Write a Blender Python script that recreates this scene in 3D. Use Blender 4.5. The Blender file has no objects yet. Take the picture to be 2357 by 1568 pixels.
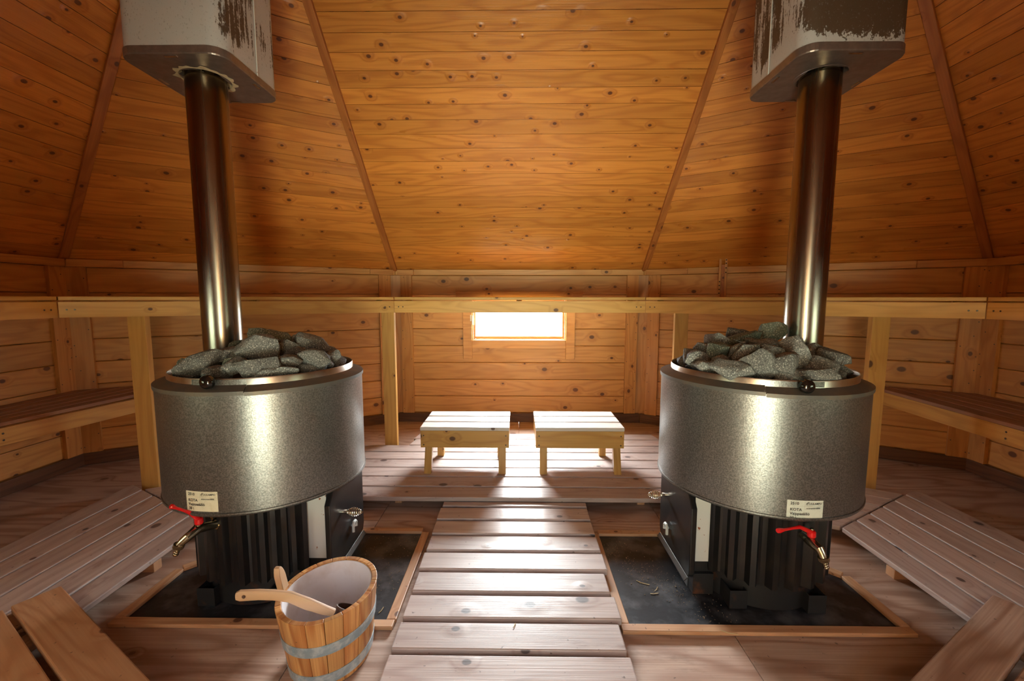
import bpy, bmesh, math, random
from math import pi, sin, cos, atan2, hypot, radians
from mathutils import Vector, Matrix
S = bpy.context.scene
V3 = Vector

# ---------------------------------------------------------------- camera
cam_d = bpy.data.cameras.new('camera'); cam = bpy.data.objects.new('camera', cam_d)
S.collection.objects.link(cam)
cam_d.sensor_width = 36.0; cam_d.sensor_fit = 'HORIZONTAL'; cam_d.lens = 984.7*36/2357
cam_d.clip_start = .02
p_, yw, rl = .0987, .0131, .0008
F = V3((-sin(yw)*cos(p_), cos(yw)*cos(p_), -sin(p_))); R = V3((cos(yw), sin(yw), 0)); U = R.cross(F)
R2 = cos(rl)*R + sin(rl)*U; U2 = -sin(rl)*R + cos(rl)*U
M = Matrix((R2, U2, -F)).transposed().to_4x4(); M.translation = V3((-.0113, 0, 1.1))
cam.matrix_world = M
S.camera = cam

# ---------------------------------------------------------------- view, world
S.view_settings.view_transform = 'Standard'; S.view_settings.look = 'None'
S.view_settings.gamma = 1; S.view_settings.use_curve_mapping = False
S.view_settings.exposure = -0.08
SKY_BACK, LOW_BACK, SKY_FRONT, SKY_SIDE, GROUND_GLOW = 300.0, 24.0, 9.0, 7.0, 37.0
w = bpy.data.worlds.new('daylight'); S.world = w; w.use_nodes = True
nt = w.node_tree; nt.nodes.clear()
def N(nt, t, **k):
    n = nt.nodes.new(t)
    for a, b in k.items():
        if a in ('inputs',):
            for i, v in b.items(): n.inputs[i].default_value = v
        else: setattr(n, a, b)
    return n
tc = N(nt, 'ShaderNodeTexCoord'); sx = N(nt, 'ShaderNodeSeparateXYZ'); nt.links.new(tc.outputs['Generated'], sx.inputs[0])
def mr(src, a, b, c, d):
    n = N(nt, 'ShaderNodeMapRange'); n.interpolation_type = 'SMOOTHSTEP'
    for i, v in zip((1, 2, 3, 4), (a, b, c, d)): n.inputs[i].default_value = v
    nt.links.new(src, n.inputs[0]); return n.outputs[0]
def mixc(nt, f, a, b, t='MIX'):
    n = N(nt, 'ShaderNodeMix', data_type='RGBA', blend_type=t)
    for s, v in ((n.inputs[0], f), (n.inputs[6], a), (n.inputs[7], b)):
        if hasattr(v, 'is_linked') or hasattr(v, 'links'): nt.links.new(v, s)
        else: s.default_value = v if not isinstance(v, tuple) else (*v[:3], 1)
    return n.outputs[2]
ns = N(nt, 'ShaderNodeTexNoise', inputs={'Scale': 5.0, 'Detail': 3.0}); nt.links.new(tc.outputs['Generated'], ns.inputs['Vector'])
trees = mixc(nt, ns.outputs['Fac'], (.34, .44, .24), (.80, .92, .62))          # foliage around the hut
skyc = mixc(nt, mr(sx.outputs['X'], -.6, .6, 0, 1), (1.0, 1.0, .86), (.72, .86, 1.0))
ground = mixc(nt, mr(sx.outputs['Z'], -.2, -.02, 0, 1), (.96, 1.0, .76), trees)
front = mixc(nt, mr(sx.outputs['Z'], -.02, .3, 0, 1), ground, skyc)
backc = mixc(nt, mr(sx.outputs['Z'], -.3, .1, 0, 1), (.9, 1.0, .8), (.92, .96, 1.0))
col = mixc(nt, mr(sx.outputs['Y'], -.1, .5, 0, 1), front, backc)
bg = N(nt, 'ShaderNodeBackground'); nt.links.new(col, bg.inputs[0])
ab = N(nt, 'ShaderNodeMath', operation='ABSOLUTE'); nt.links.new(sx.outputs['X'], ab.inputs[0])
ad = N(nt, 'ShaderNodeMath', operation='ADD'); bm_ = N(nt, 'ShaderNodeMath', operation='MULTIPLY'); nt.links.new(mr(sx.outputs['Y'], -.1, .5, 0, 1), bm_.inputs[0]); nt.links.new(mr(sx.outputs['Z'], .02, .30, LOW_BACK, SKY_BACK), bm_.inputs[1])
bx_ = N(nt, 'ShaderNodeMath', operation='MULTIPLY'); nt.links.new(bm_.outputs[0], bx_.inputs[0])      # back sky shaped: narrowed to the middle so the side wings stay darker
ab0 = N(nt, 'ShaderNodeMath', operation='ABSOLUTE'); nt.links.new(sx.outputs['X'], ab0.inputs[0]); nt.links.new(mr(ab0.outputs[0], .22, .62, 1, .16), bx_.inputs[1])
nt.links.new(bx_.outputs[0], ad.inputs[0]); nt.links.new(mr(ab.outputs[0], .72, .93, SKY_FRONT, SKY_SIDE), ad.inputs[1])
gm = N(nt, 'ShaderNodeMath', operation='MULTIPLY'); nt.links.new(mr(sx.outputs['Z'], -.18, -.02, GROUND_GLOW, 0), gm.inputs[0]); nt.links.new(mr(sx.outputs['Y'], -.93, -.70, 1, 0), gm.inputs[1])   # ground glow added before the door to brighten the middle ceiling
a2 = N(nt, 'ShaderNodeMath', operation='ADD'); nt.links.new(ad.outputs[0], a2.inputs[0]); nt.links.new(gm.outputs[0], a2.inputs[1])
nt.links.new(a2.outputs[0], bg.inputs[1])
wo = N(nt, 'ShaderNodeOutputWorld'); nt.links.new(bg.outputs[0], wo.inputs[0])

def portal(name, loc, direction, sx_, sy_):       # sampling portal in a window opening; gives off no light of its own
    l = bpy.data.lights.new(name, 'AREA'); l.shape = 'RECTANGLE'; l.size = sx_; l.size_y = sy_
    l.cycles.is_portal = True
    o = bpy.data.objects.new(name, l); S.collection.objects.link(o)
    o.location = loc; o.rotation_euler = V3(direction).to_track_quat('-Z', 'Z').to_euler()

# room plan
CY = 1.655
PL = [V3((-1.078, 3.75, 0)), V3((1.078, 3.75, 0)), V3((2.89, 2.703, 0)), V3((2.89, .607, 0)),
      V3((1.078, -.44, 0)), V3((-1.078, -.44, 0)), V3((-2.89, .607, 0)), V3((-2.89, 2.703, 0))]
APL, APR = V3((-1.078, CY, 3.19)), V3((1.078, CY, 3.19))
ZT = 1.34
def wall_frame(i):
    a, b = PL[i], PL[(i+1) % 8]; d = (b-a).normalized(); n = V3((d.y, -d.x, 0)); return a, b, d, n
WZ0, WZ1, WH = .735, 1.10, .415
for i, nm in ((0, 'window_portal_back'), (3, 'window_portal_right'), (5, 'window_portal_left')):
    a, b, d, n = wall_frame(i); c = (a+b)/2
    portal(nm, (c.x-n.x*.05, c.y-n.y*.05, (WZ0+WZ1)/2), n, 2*WH, WZ1-WZ0)
portal('door_portal', (0, -.5, .67), (0, 1, 0), .76, 1.34)

# ---------------------------------------------------------------- materials
def newmat(name):
    m = bpy.data.materials.new(name); m.use_nodes = True; nt = m.node_tree; nt.nodes.clear()
    o = N(nt, 'ShaderNodeOutputMaterial'); b = N(nt, 'ShaderNodeBsdfPrincipled'); nt.links.new(b.outputs[0], o.inputs[0])
    return m, nt, b
def L(nt, a, b): nt.links.new(a, b)
def math_(nt, op, a, b=None, c=None):
    n = N(nt, 'ShaderNodeMath', operation=op)
    for i, v in enumerate((a, b, c)):
        if v is None: continue
        if isinstance(v, (int, float)): n.inputs[i].default_value = v
        else: L(nt, v, n.inputs[i])
    return n.outputs[0]
def rng(nt, v, a, b, c, d, smooth=False):
    n = N(nt, 'ShaderNodeMapRange'); n.interpolation_type = 'SMOOTHSTEP' if smooth else 'LINEAR'
    L(nt, v, n.inputs[0])
    for i, x in zip((1, 2, 3, 4), (a, b, c, d)): n.inputs[i].default_value = x
    return n.outputs[0]
def wood(name, light, dark, rough=.4, knots=.4, kscale=5.0, kr=.10, tone=.25, grain=1.0, stain=None, bump=.15, kcol=(.10, .03, .012), wide=1.0, spec=.5, coat=0, bd=.004):
    m, nt, b = newmat(name)
    uv = N(nt, 'ShaderNodeUVMap', uv_map='UVMap'); g = N(nt, 'ShaderNodeNewGeometry'); rnd = g.outputs['Random Per Island']
    s = N(nt, 'ShaderNodeSeparateXYZ'); L(nt, uv.outputs[0], s.inputs[0]); u, v = s.outputs[0], s.outputs[1]
    r50 = math_(nt, 'MULTIPLY', rnd, 50.0)
    # knots
    ck = N(nt, 'ShaderNodeCombineXYZ'); L(nt, math_(nt, 'ADD', math_(nt, 'MULTIPLY', u, kscale), r50), ck.inputs[0]); L(nt, math_(nt, 'MULTIPLY', v, kscale*1.35), ck.inputs[1])
    vo = N(nt, 'ShaderNodeTexVoronoi', voronoi_dimensions='2D', feature='F1', inputs={'Scale': 1.0, 'Randomness': .9}); L(nt, ck.outputs[0], vo.inputs['Vector'])
    cs = N(nt, 'ShaderNodeSeparateColor'); L(nt, vo.outputs['Color'], cs.inputs[0])
    on = math_(nt, 'LESS_THAN', cs.outputs[0], knots)
    size = rng(nt, cs.outputs[1], 0, 1, kr*.35, kr*1.15)
    kd = math_(nt, 'DIVIDE', vo.outputs['Distance'], size)
    kcore = math_(nt, 'MULTIPLY', on, rng(nt, kd, .65, 1.05, 1, 0, True))
    khalo = math_(nt, 'MULTIPLY', on, rng(nt, kd, .8, 3.6, 1, 0, True))
    # growth lines
    cg = N(nt, 'ShaderNodeCombineXYZ'); L(nt, math_(nt, 'MULTIPLY', u, .9), cg.inputs[0]); L(nt, math_(nt, 'MULTIPLY', v, 7.0*wide), cg.inputs[1]); L(nt, r50, cg.inputs[2])
    n1 = N(nt, 'ShaderNodeTexNoise', inputs={'Scale': 1.0, 'Detail': 2.0, 'Roughness': .45}); L(nt, cg.outputs[0], n1.inputs['Vector'])
    ph = math_(nt, 'ADD', math_(nt, 'MULTIPLY', n1.outputs['Fac'], 60.0), math_(nt, 'MULTIPLY', khalo, 7.0))
    ring = math_(nt, 'POWER', math_(nt, 'ADD', math_(nt, 'MULTIPLY', math_(nt, 'SINE', ph), .5), .5), 2.2)
    cf = N(nt, 'ShaderNodeCombineXYZ'); L(nt, math_(nt, 'MULTIPLY', u, 3.0), cf.inputs[0]); L(nt, math_(nt, 'MULTIPLY', v, 170.0), cf.inputs[1]); L(nt, r50, cf.inputs[2])
    n2 = N(nt, 'ShaderNodeTexNoise', inputs={'Scale': 1.0, 'Detail': 3.0}); L(nt, cf.outputs[0], n2.inputs['Vector'])
    cb = N(nt, 'ShaderNodeCombineXYZ'); L(nt, math_(nt, 'MULTIPLY', u, 1.6), cb.inputs[0]); L(nt, math_(nt, 'MULTIPLY', v, 9.0), cb.inputs[1]); L(nt, r50, cb.inputs[2])
    n3 = N(nt, 'ShaderNodeTexNoise', inputs={'Scale': 1.0, 'Detail': 4.0}); L(nt, cb.outputs[0], n3.inputs['Vector'])
    mid = tuple(.55*a_+.45*b_ for a_, b_ in zip(light, dark))
    c = mixc(nt, math_(nt, 'MULTIPLY', ring, .55*grain), light, dark)
    c = mixc(nt, math_(nt, 'MULTIPLY', rng(nt, n2.outputs['Fac'], .35, .75, 0, 1), .38*grain), c, dark)
    c = mixc(nt, rng(nt, n3.outputs['Fac'], .5, .75, 0, .45), c, mid)
    c = mixc(nt, math_(nt, 'MULTIPLY', khalo, .45), c, dark)
    c = mixc(nt, math_(nt, 'MULTIPLY', kcore, .9), c, kcol)
    if stain:
        sc_, amt = stain
        cs2 = N(nt, 'ShaderNodeCombineXYZ'); L(nt, math_(nt, 'MULTIPLY', u, 3.5), cs2.inputs[0]); L(nt, math_(nt, 'MULTIPLY', v, 12.0), cs2.inputs[1]); L(nt, r50, cs2.inputs[2])
        n4 = N(nt, 'ShaderNodeTexNoise', inputs={'Scale': 1.0, 'Detail': 5.0, 'Roughness': .7}); L(nt, cs2.outputs[0], n4.inputs['Vector'])
        c = mixc(nt, rng(nt, n4.outputs['Fac'], .56, .74, 0, amt, True), c, sc_)
        n5 = N(nt, 'ShaderNodeTexNoise', inputs={'Scale': 55.0, 'Detail': 2.0}); L(nt, uv.outputs[0], n5.inputs['Vector'])
        c = mixc(nt, rng(nt, n5.outputs['Fac'], .70, .76, 0, .75), c, (.05, .03, .025))
    hs = N(nt, 'ShaderNodeHueSaturation'); L(nt, c, hs.inputs['Color']); L(nt, rng(nt, rnd, 0, 1, 1-tone, 1+tone*.6), hs.inputs['Value'])
    L(nt, hs.outputs[0], b.inputs['Base Color'])
    L(nt, rng(nt, n3.outputs['Fac'], .3, .7, rough*.8, min(1, rough*1.25)), b.inputs['Roughness'])
    b.inputs['Specular IOR Level'].default_value = spec
    if coat: b.inputs['Coat Weight'].default_value = coat; b.inputs['Coat Roughness'].default_value = .18
    h = math_(nt, 'ADD', math_(nt, 'MULTIPLY', n2.outputs['Fac'], .35), math_(nt, 'ADD', math_(nt, 'MULTIPLY', khalo, .9), math_(nt, 'MULTIPLY', n3.outputs['Fac'], 1.0)))
    bp = N(nt, 'ShaderNodeBump', inputs={'Strength': bump, 'Distance': bd}); L(nt, h, bp.inputs['Height']); L(nt, bp.outputs[0], b.inputs['Normal'])
    return m
W_ceil = wood('ceiling_pine', (.67, .265, .048), (.37, .10, .014), rough=.34, knots=.5, kscale=6.5, kr=.092, tone=.18, bump=.7, bd=.005, grain=.8)
W_wall = wood('wall_pine', (.73, .38, .12), (.47, .19, .045), rough=.42, knots=.4, kscale=4.5, kr=.11, tone=.15, bump=.3, grain=.8)
W_post = wood('corner_board_pine', (.66, .32, .095), (.44, .17, .04), rough=.45, knots=.3, kscale=5, kr=.10, tone=.15)
W_trim = wood('batten_pine', (.48, .17, .04), (.28, .08, .018), rough=.45, knots=.3, kscale=5, kr=.10, tone=.12)
W_base = wood('baseboard_brown', (.17, .07, .03), (.07, .025, .012), rough=.4, knots=.15, tone=.2)
W_bench = wood('bench_pine', (.72, .41, .11), (.52, .25, .05), rough=.5, knots=.3, kscale=4, kr=.11, tone=.12, grain=.8)
W_seat = wood('bench_slat_pine', (.40, .21, .12), (.26, .11, .06), rough=.6, knots=.2, kscale=4, tone=.15, stain=((.16, .08, .05), .5))
W_deck = wood('deck_weathered', (.53, .425, .385), (.36, .25, .215), rough=.40, knots=.32, kscale=4.5, kr=.11, tone=.16, stain=((.20, .09, .06), .6), bump=.35, kcol=(.07, .05, .05))
W_ply = wood('floor_plywood', (.50, .35, .27), (.28, .15, .10), rough=.5, knots=.35, kscale=3.2, kr=.10, tone=.1, stain=((.17, .09, .06), .5), wide=.7, bump=.35, grain=1.5, kcol=(.14, .06, .035))
W_top = wood('stool_top_weathered_glare', (.80, .73, .68), (.62, .52, .45), rough=.28, knots=.2, kscale=5, kr=.08, tone=.08, grain=.7)  # weathered seat tops; the window glare is put into the pale colour
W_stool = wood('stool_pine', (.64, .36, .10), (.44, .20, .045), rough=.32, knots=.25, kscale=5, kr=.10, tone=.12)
W_edge = wood('hearth_strip_pine', (.58, .33, .18), (.40, .18, .08), rough=.5, knots=.2, tone=.1, stain=((.10, .05, .03), .4))
W_stave = wood('bucket_stave', (.68, .36, .13), (.38, .12, .03), rough=.38, knots=.05, tone=.28, grain=1.6, stain=((.30, .10, .03), .6))
W_ladle = wood('ladle_wood', (.66, .42, .24), (.50, .28, .14), rough=.5, knots=.03, tone=.05, grain=.5)
W_door = wood('door_pine', (.62, .33, .11), (.42, .18, .05), rough=.45, knots=.3)

def simple(name, col, rough=.5, metal=0., spec=.5, noise=None, bump=None, coat=0.):
    m, nt, b = newmat(name)
    b.inputs['Base Color'].default_value = (*col, 1); b.inputs['Roughness'].default_value = rough
    b.inputs['Metallic'].default_value = metal; b.inputs['Specular IOR Level'].default_value = spec
    b.inputs['Coat Weight'].default_value = coat
    tcn = N(nt, 'ShaderNodeTexCoord')
    if noise:
        col2, sc, lo, hi, detail = noise
        n = N(nt, 'ShaderNodeTexNoise', inputs={'Scale': sc, 'Detail': detail, 'Roughness': .6}); L(nt, tcn.outputs['Object'], n.inputs['Vector'])
        L(nt, mixc(nt, rng(nt, n.outputs['Fac'], lo, hi, 0, 1), col, col2), b.inputs['Base Color'])
    if bump:
        sc, st, di = bump
        n = N(nt, 'ShaderNodeTexNoise', inputs={'Scale': sc, 'Detail': 3.0}); L(nt, tcn.outputs['Object'], n.inputs['Vector'])
        bp = N(nt, 'ShaderNodeBump', inputs={'Strength': st, 'Distance': di}); L(nt, n.outputs['Fac'], bp.inputs['Height']); L(nt, bp.outputs[0], b.inputs['Normal'])
    return m
M_tank = simple('hammered_grey_enamel', (.16, .16, .155), .37, .85, noise=((.30, .30, .285), 230., .38, .66, 2.), bump=(230., .15, .002))
M_lid = simple('dusty_grey_enamel', (.13, .125, .115), .55, .5, noise=((.22, .17, .12), 9., .45, .75, 5.), bump=(190., .2, .002))
M_steel = simple('brushed_steel', (.62, .60, .56), .28, 1.0, noise=((.5, .45, .38), 20., .4, .7, 3.))
M_black = simple('black_enamel', (.011, .011, .012), .28, 0., .6, noise=((.02, .018, .016), 14., .5, .7, 4.), bump=(40., .1, .002))
M_rusty = simple('rusty_black_steel', (.022, .022, .024), .5, .3, noise=((.16, .055, .022), 11., .56, .74, 6.), bump=(60., .3, .002))
M_matt = simple('matt_black', (.012, .011, .010), .85)
M_plate = simple('hearth_sheet_steel', (.018, .019, .024), .42, .35, noise=((.15, .155, .17), 7., .48, .78, 9.), bump=(50., .3, .002))
M_white = simple('worn_white_enamel', (.62, .64, .62), .42, 0, noise=((.24, .08, .03), 48., .66, .70, 3.))
M_knob = simple('black_bakelite', (.006, .006, .006), .08, 0, .6, coat=.6)
M_red = simple('red_lacquer', (.72, .010, .012), .22, 0, .5, coat=.5)
M_brass = simple('nickel_plated_brass', (.48, .43, .32), .26, 1.0, noise=((.36, .29, .17), 60., .4, .7, 2.))
M_spring = simple('chrome_spring', (.75, .72, .62), .18, 1.0)
M_liner = simple('white_plastic_liner', (.82, .78, .80), .28, 0, .5, noise=((.66, .58, .55), 12., .5, .8, 4.))
M_zinc = simple('galvanised_hoop', (.42, .56, .64), .40, .6, noise=((.70, .80, .84), 38., .45, .62, 5.))
M_paper = simple('label_paper', (.74, .70, .52), .5, noise=((.62, .55, .36), 60., .5, .8, 3.))
M_paper2 = simple('label_paper_pale', (.66, .70, .62), .5, noise=((.52, .56, .48), 60., .5, .8, 3.))
M_ink = simple('label_ink', (.02, .02, .025), .6)
M_rule = simple('label_rule_grey', (.45, .42, .33), .6)
M_darkwood = simple('ladle_cup_dark', (.07, .035, .025), .6, noise=((.14, .07, .045), 40., .4, .7, 4.))
M_screw = simple('screw_head', (.12, .10, .08), .4, .8)
M_hinge = simple('white_hinge', (.8, .8, .78), .3)
M_straw = simple('dry_straw', (.55, .42, .22), .8)
M_ash = simple('grit_and_ash', (.22, .17, .12), .9)
M_wool = simple('mineral_wool', (.50, .40, .24), .95, bump=(80., .8, .004))
def stone_mat(name, a, b_, c):
    m, nt, b = newmat(name)
    t = N(nt, 'ShaderNodeTexCoord'); oi = N(nt, 'ShaderNodeObjectInfo')
    ad = N(nt, 'ShaderNodeVectorMath', operation='ADD'); L(nt, t.outputs['Object'], ad.inputs[0]); L(nt, oi.outputs['Random'], ad.inputs[1])
    n = N(nt, 'ShaderNodeTexNoise', inputs={'Scale': 260., 'Detail': 2.}); L(nt, ad.outputs[0], n.inputs['Vector'])
    n2 = N(nt, 'ShaderNodeTexNoise', inputs={'Scale': 18., 'Detail': 4.}); L(nt, ad.outputs[0], n2.inputs['Vector'])
    col = mixc(nt, rng(nt, n2.outputs['Fac'], .35, .7, 0, 1), a, b_)
    col = mixc(nt, rng(nt, n.outputs['Fac'], .56, .66, 0, .85), col, c)
    col = mixc(nt, rng(nt, n.outputs['Fac'], .30, .42, .8, 0), col, (.025, .025, .025))
    hs = N(nt, 'ShaderNodeHueSaturation'); L(nt, col, hs.inputs['Color']); L(nt, rng(nt, oi.outputs['Random'], 0, 1, .75, 1.2), hs.inputs['Value'])
    L(nt, hs.outputs[0], b.inputs['Base Color']); b.inputs['Roughness'].default_value = .72
    h = math_(nt, 'ADD', n2.outputs['Fac'], math_(nt, 'MULTIPLY', n.outputs['Fac'], .25))
    bp = N(nt, 'ShaderNodeBump', inputs={'Strength': .8, 'Distance': .006}); L(nt, h, bp.inputs['Height']); L(nt, bp.outputs[0], b.inputs['Normal'])
    return m
M_stone = stone_mat('peridotite', (.105, .107, .105), (.17, .17, .16), (.50, .50, .46))
M_stoneg = stone_mat('peridotite_green', (.085, .11, .09), (.135, .16, .13), (.44, .47, .40))
M_pebble = simple('tan_pebble', (.45, .36, .25), .6)
def pipe_mat():
    m, nt, b = newmat('heat_tinted_stainless')
    t = N(nt, 'ShaderNodeTexCoord'); s = N(nt, 'ShaderNodeSeparateXYZ'); L(nt, t.outputs['Object'], s.inputs[0])
    mp = N(nt, 'ShaderNodeMapping', inputs={'Scale': (60, 60, 1.2)}); L(nt, t.outputs['Object'], mp.inputs[0])
    n = N(nt, 'ShaderNodeTexNoise', inputs={'Scale': 1., 'Detail': 3.}); L(nt, mp.outputs[0], n.inputs['Vector'])
    n2 = N(nt, 'ShaderNodeTexNoise', inputs={'Scale': 7., 'Detail': 4.}); L(nt, t.outputs['Object'], n2.inputs['Vector'])
    hgt = math_(nt, 'ADD', s.outputs[2], math_(nt, 'MULTIPLY', n2.outputs['Fac'], .25))
    c = mixc(nt, rng(nt, hgt, .25, 1.0, 0, 1, True), (.34, .32, .29), (.24, .16, .105))
    c = mixc(nt, rng(nt, hgt, 1.02, 1.2, 0, 1, True), c, (.17, .14, .09))
    c = mixc(nt, rng(nt, n2.outputs['Fac'], .6, .75, 0, .4), c, (.22, .17, .13))
    L(nt, c, b.inputs['Base Color']); b.inputs['Metallic'].default_value = 1
    L(nt, rng(nt, n.outputs['Fac'], .3, .7, .20, .30), b.inputs['Roughness'])
    return m
M_pipe = pipe_mat()
def hood_mat(name, seed, bias_side, bias_front, side_dir):
    # weathered white paint flaking off brown primer; more is gone higher up and on one face
    m, nt, b = newmat(name)
    t = N(nt, 'ShaderNodeTexCoord'); s = N(nt, 'ShaderNodeSeparateXYZ'); L(nt, t.outputs['Object'], s.inputs[0])
    g = N(nt, 'ShaderNodeNewGeometry'); gs = N(nt, 'ShaderNodeSeparateXYZ'); L(nt, g.outputs['Normal'], gs.inputs[0])
    side = rng(nt, math_(nt, 'MULTIPLY', gs.outputs[0], side_dir), .3, .9, 0, 1)
    def nz(sc, det, off=0):
        mp = N(nt, 'ShaderNodeMapping', inputs={'Scale': sc, 'Location': (seed, seed*2+off, 0)}); L(nt, t.outputs['Object'], mp.inputs[0])
        n = N(nt, 'ShaderNodeTexNoise', inputs={'Scale': 1., 'Detail': det, 'Roughness': .65}); L(nt, mp.outputs[0], n.inputs['Vector']); return n.outputs['Fac']
    streak = nz((55, 55, 4), 4.); spots = nz((45, 45, 45), 5.); big = nz((6, 6, 5), 3.); fine = nz((160, 160, 110), 2., 5)
    hgt = math_(nt, 'ADD', rng(nt, s.outputs[2], 0, .38, -.06, .12), rng(nt, s.outputs[2], .0, .09, -.34, .0))
    vf = math_(nt, 'ADD', math_(nt, 'MULTIPLY', big, .9), math_(nt, 'ADD', math_(nt, 'MULTIPLY', spots, .5), math_(nt, 'MULTIPLY', fine, .25)))
    vf = math_(nt, 'ADD', vf, math_(nt, 'ADD', hgt, bias_front))
    vs = math_(nt, 'ADD', math_(nt, 'MULTIPLY', streak, .85), math_(nt, 'ADD', math_(nt, 'MULTIPLY', big, .6), math_(nt, 'MULTIPLY', fine, .25)))
    vs = math_(nt, 'ADD', vs, math_(nt, 'ADD', math_(nt, 'MULTIPLY', hgt, .6), bias_side))
    mx = N(nt, 'ShaderNodeMix', data_type='FLOAT'); L(nt, side, mx.inputs[0]); L(nt, vf, mx.inputs[2]); L(nt, vs, mx.inputs[3])
    gone = rng(nt, mx.outputs[0], .98, 1.01, 0, 1)
    c = mixc(nt, gone, (.50, .52, .52), (.085, .055, .032))
    c = mixc(nt, rng(nt, fine, .62, .7, 0, .5), c, (.2, .2, .2))
    L(nt, c, b.inputs['Base Color']); L(nt, rng(nt, gone, 0, 1, .45, .6), b.inputs['Roughness'])
    return m
M_hoodL = hood_mat('flaking_white_paint', 3.1, .11, -.01, 1)
M_hoodR = hood_mat('flaked_paint_over_brown_primer', 7.7, .10, .42, -1)
M_hoodB = simple('hood_bottom_metal', (.20, .165, .145), .36, .6, noise=((.27, .22, .19), 30., .4, .7, 4.))
def glass_mat():
    m = bpy.data.materials.new('window_glass'); m.use_nodes = True; nt = m.node_tree; nt.nodes.clear()
    o = N(nt, 'ShaderNodeOutputMaterial'); a = N(nt, 'ShaderNodeBsdfTransparent'); g = N(nt, 'ShaderNodeBsdfGlossy', inputs={'Roughness': .02})
    a.inputs[0].default_value = (.95, .97, .96, 1)
    mx = N(nt, 'ShaderNodeMixShader', inputs={0: .06}); L(nt, a.outputs[0], mx.inputs[1]); L(nt, g.outputs[0], mx.inputs[2]); L(nt, mx.outputs[0], o.inputs[0])
    return m
M_glass = glass_mat()

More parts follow.
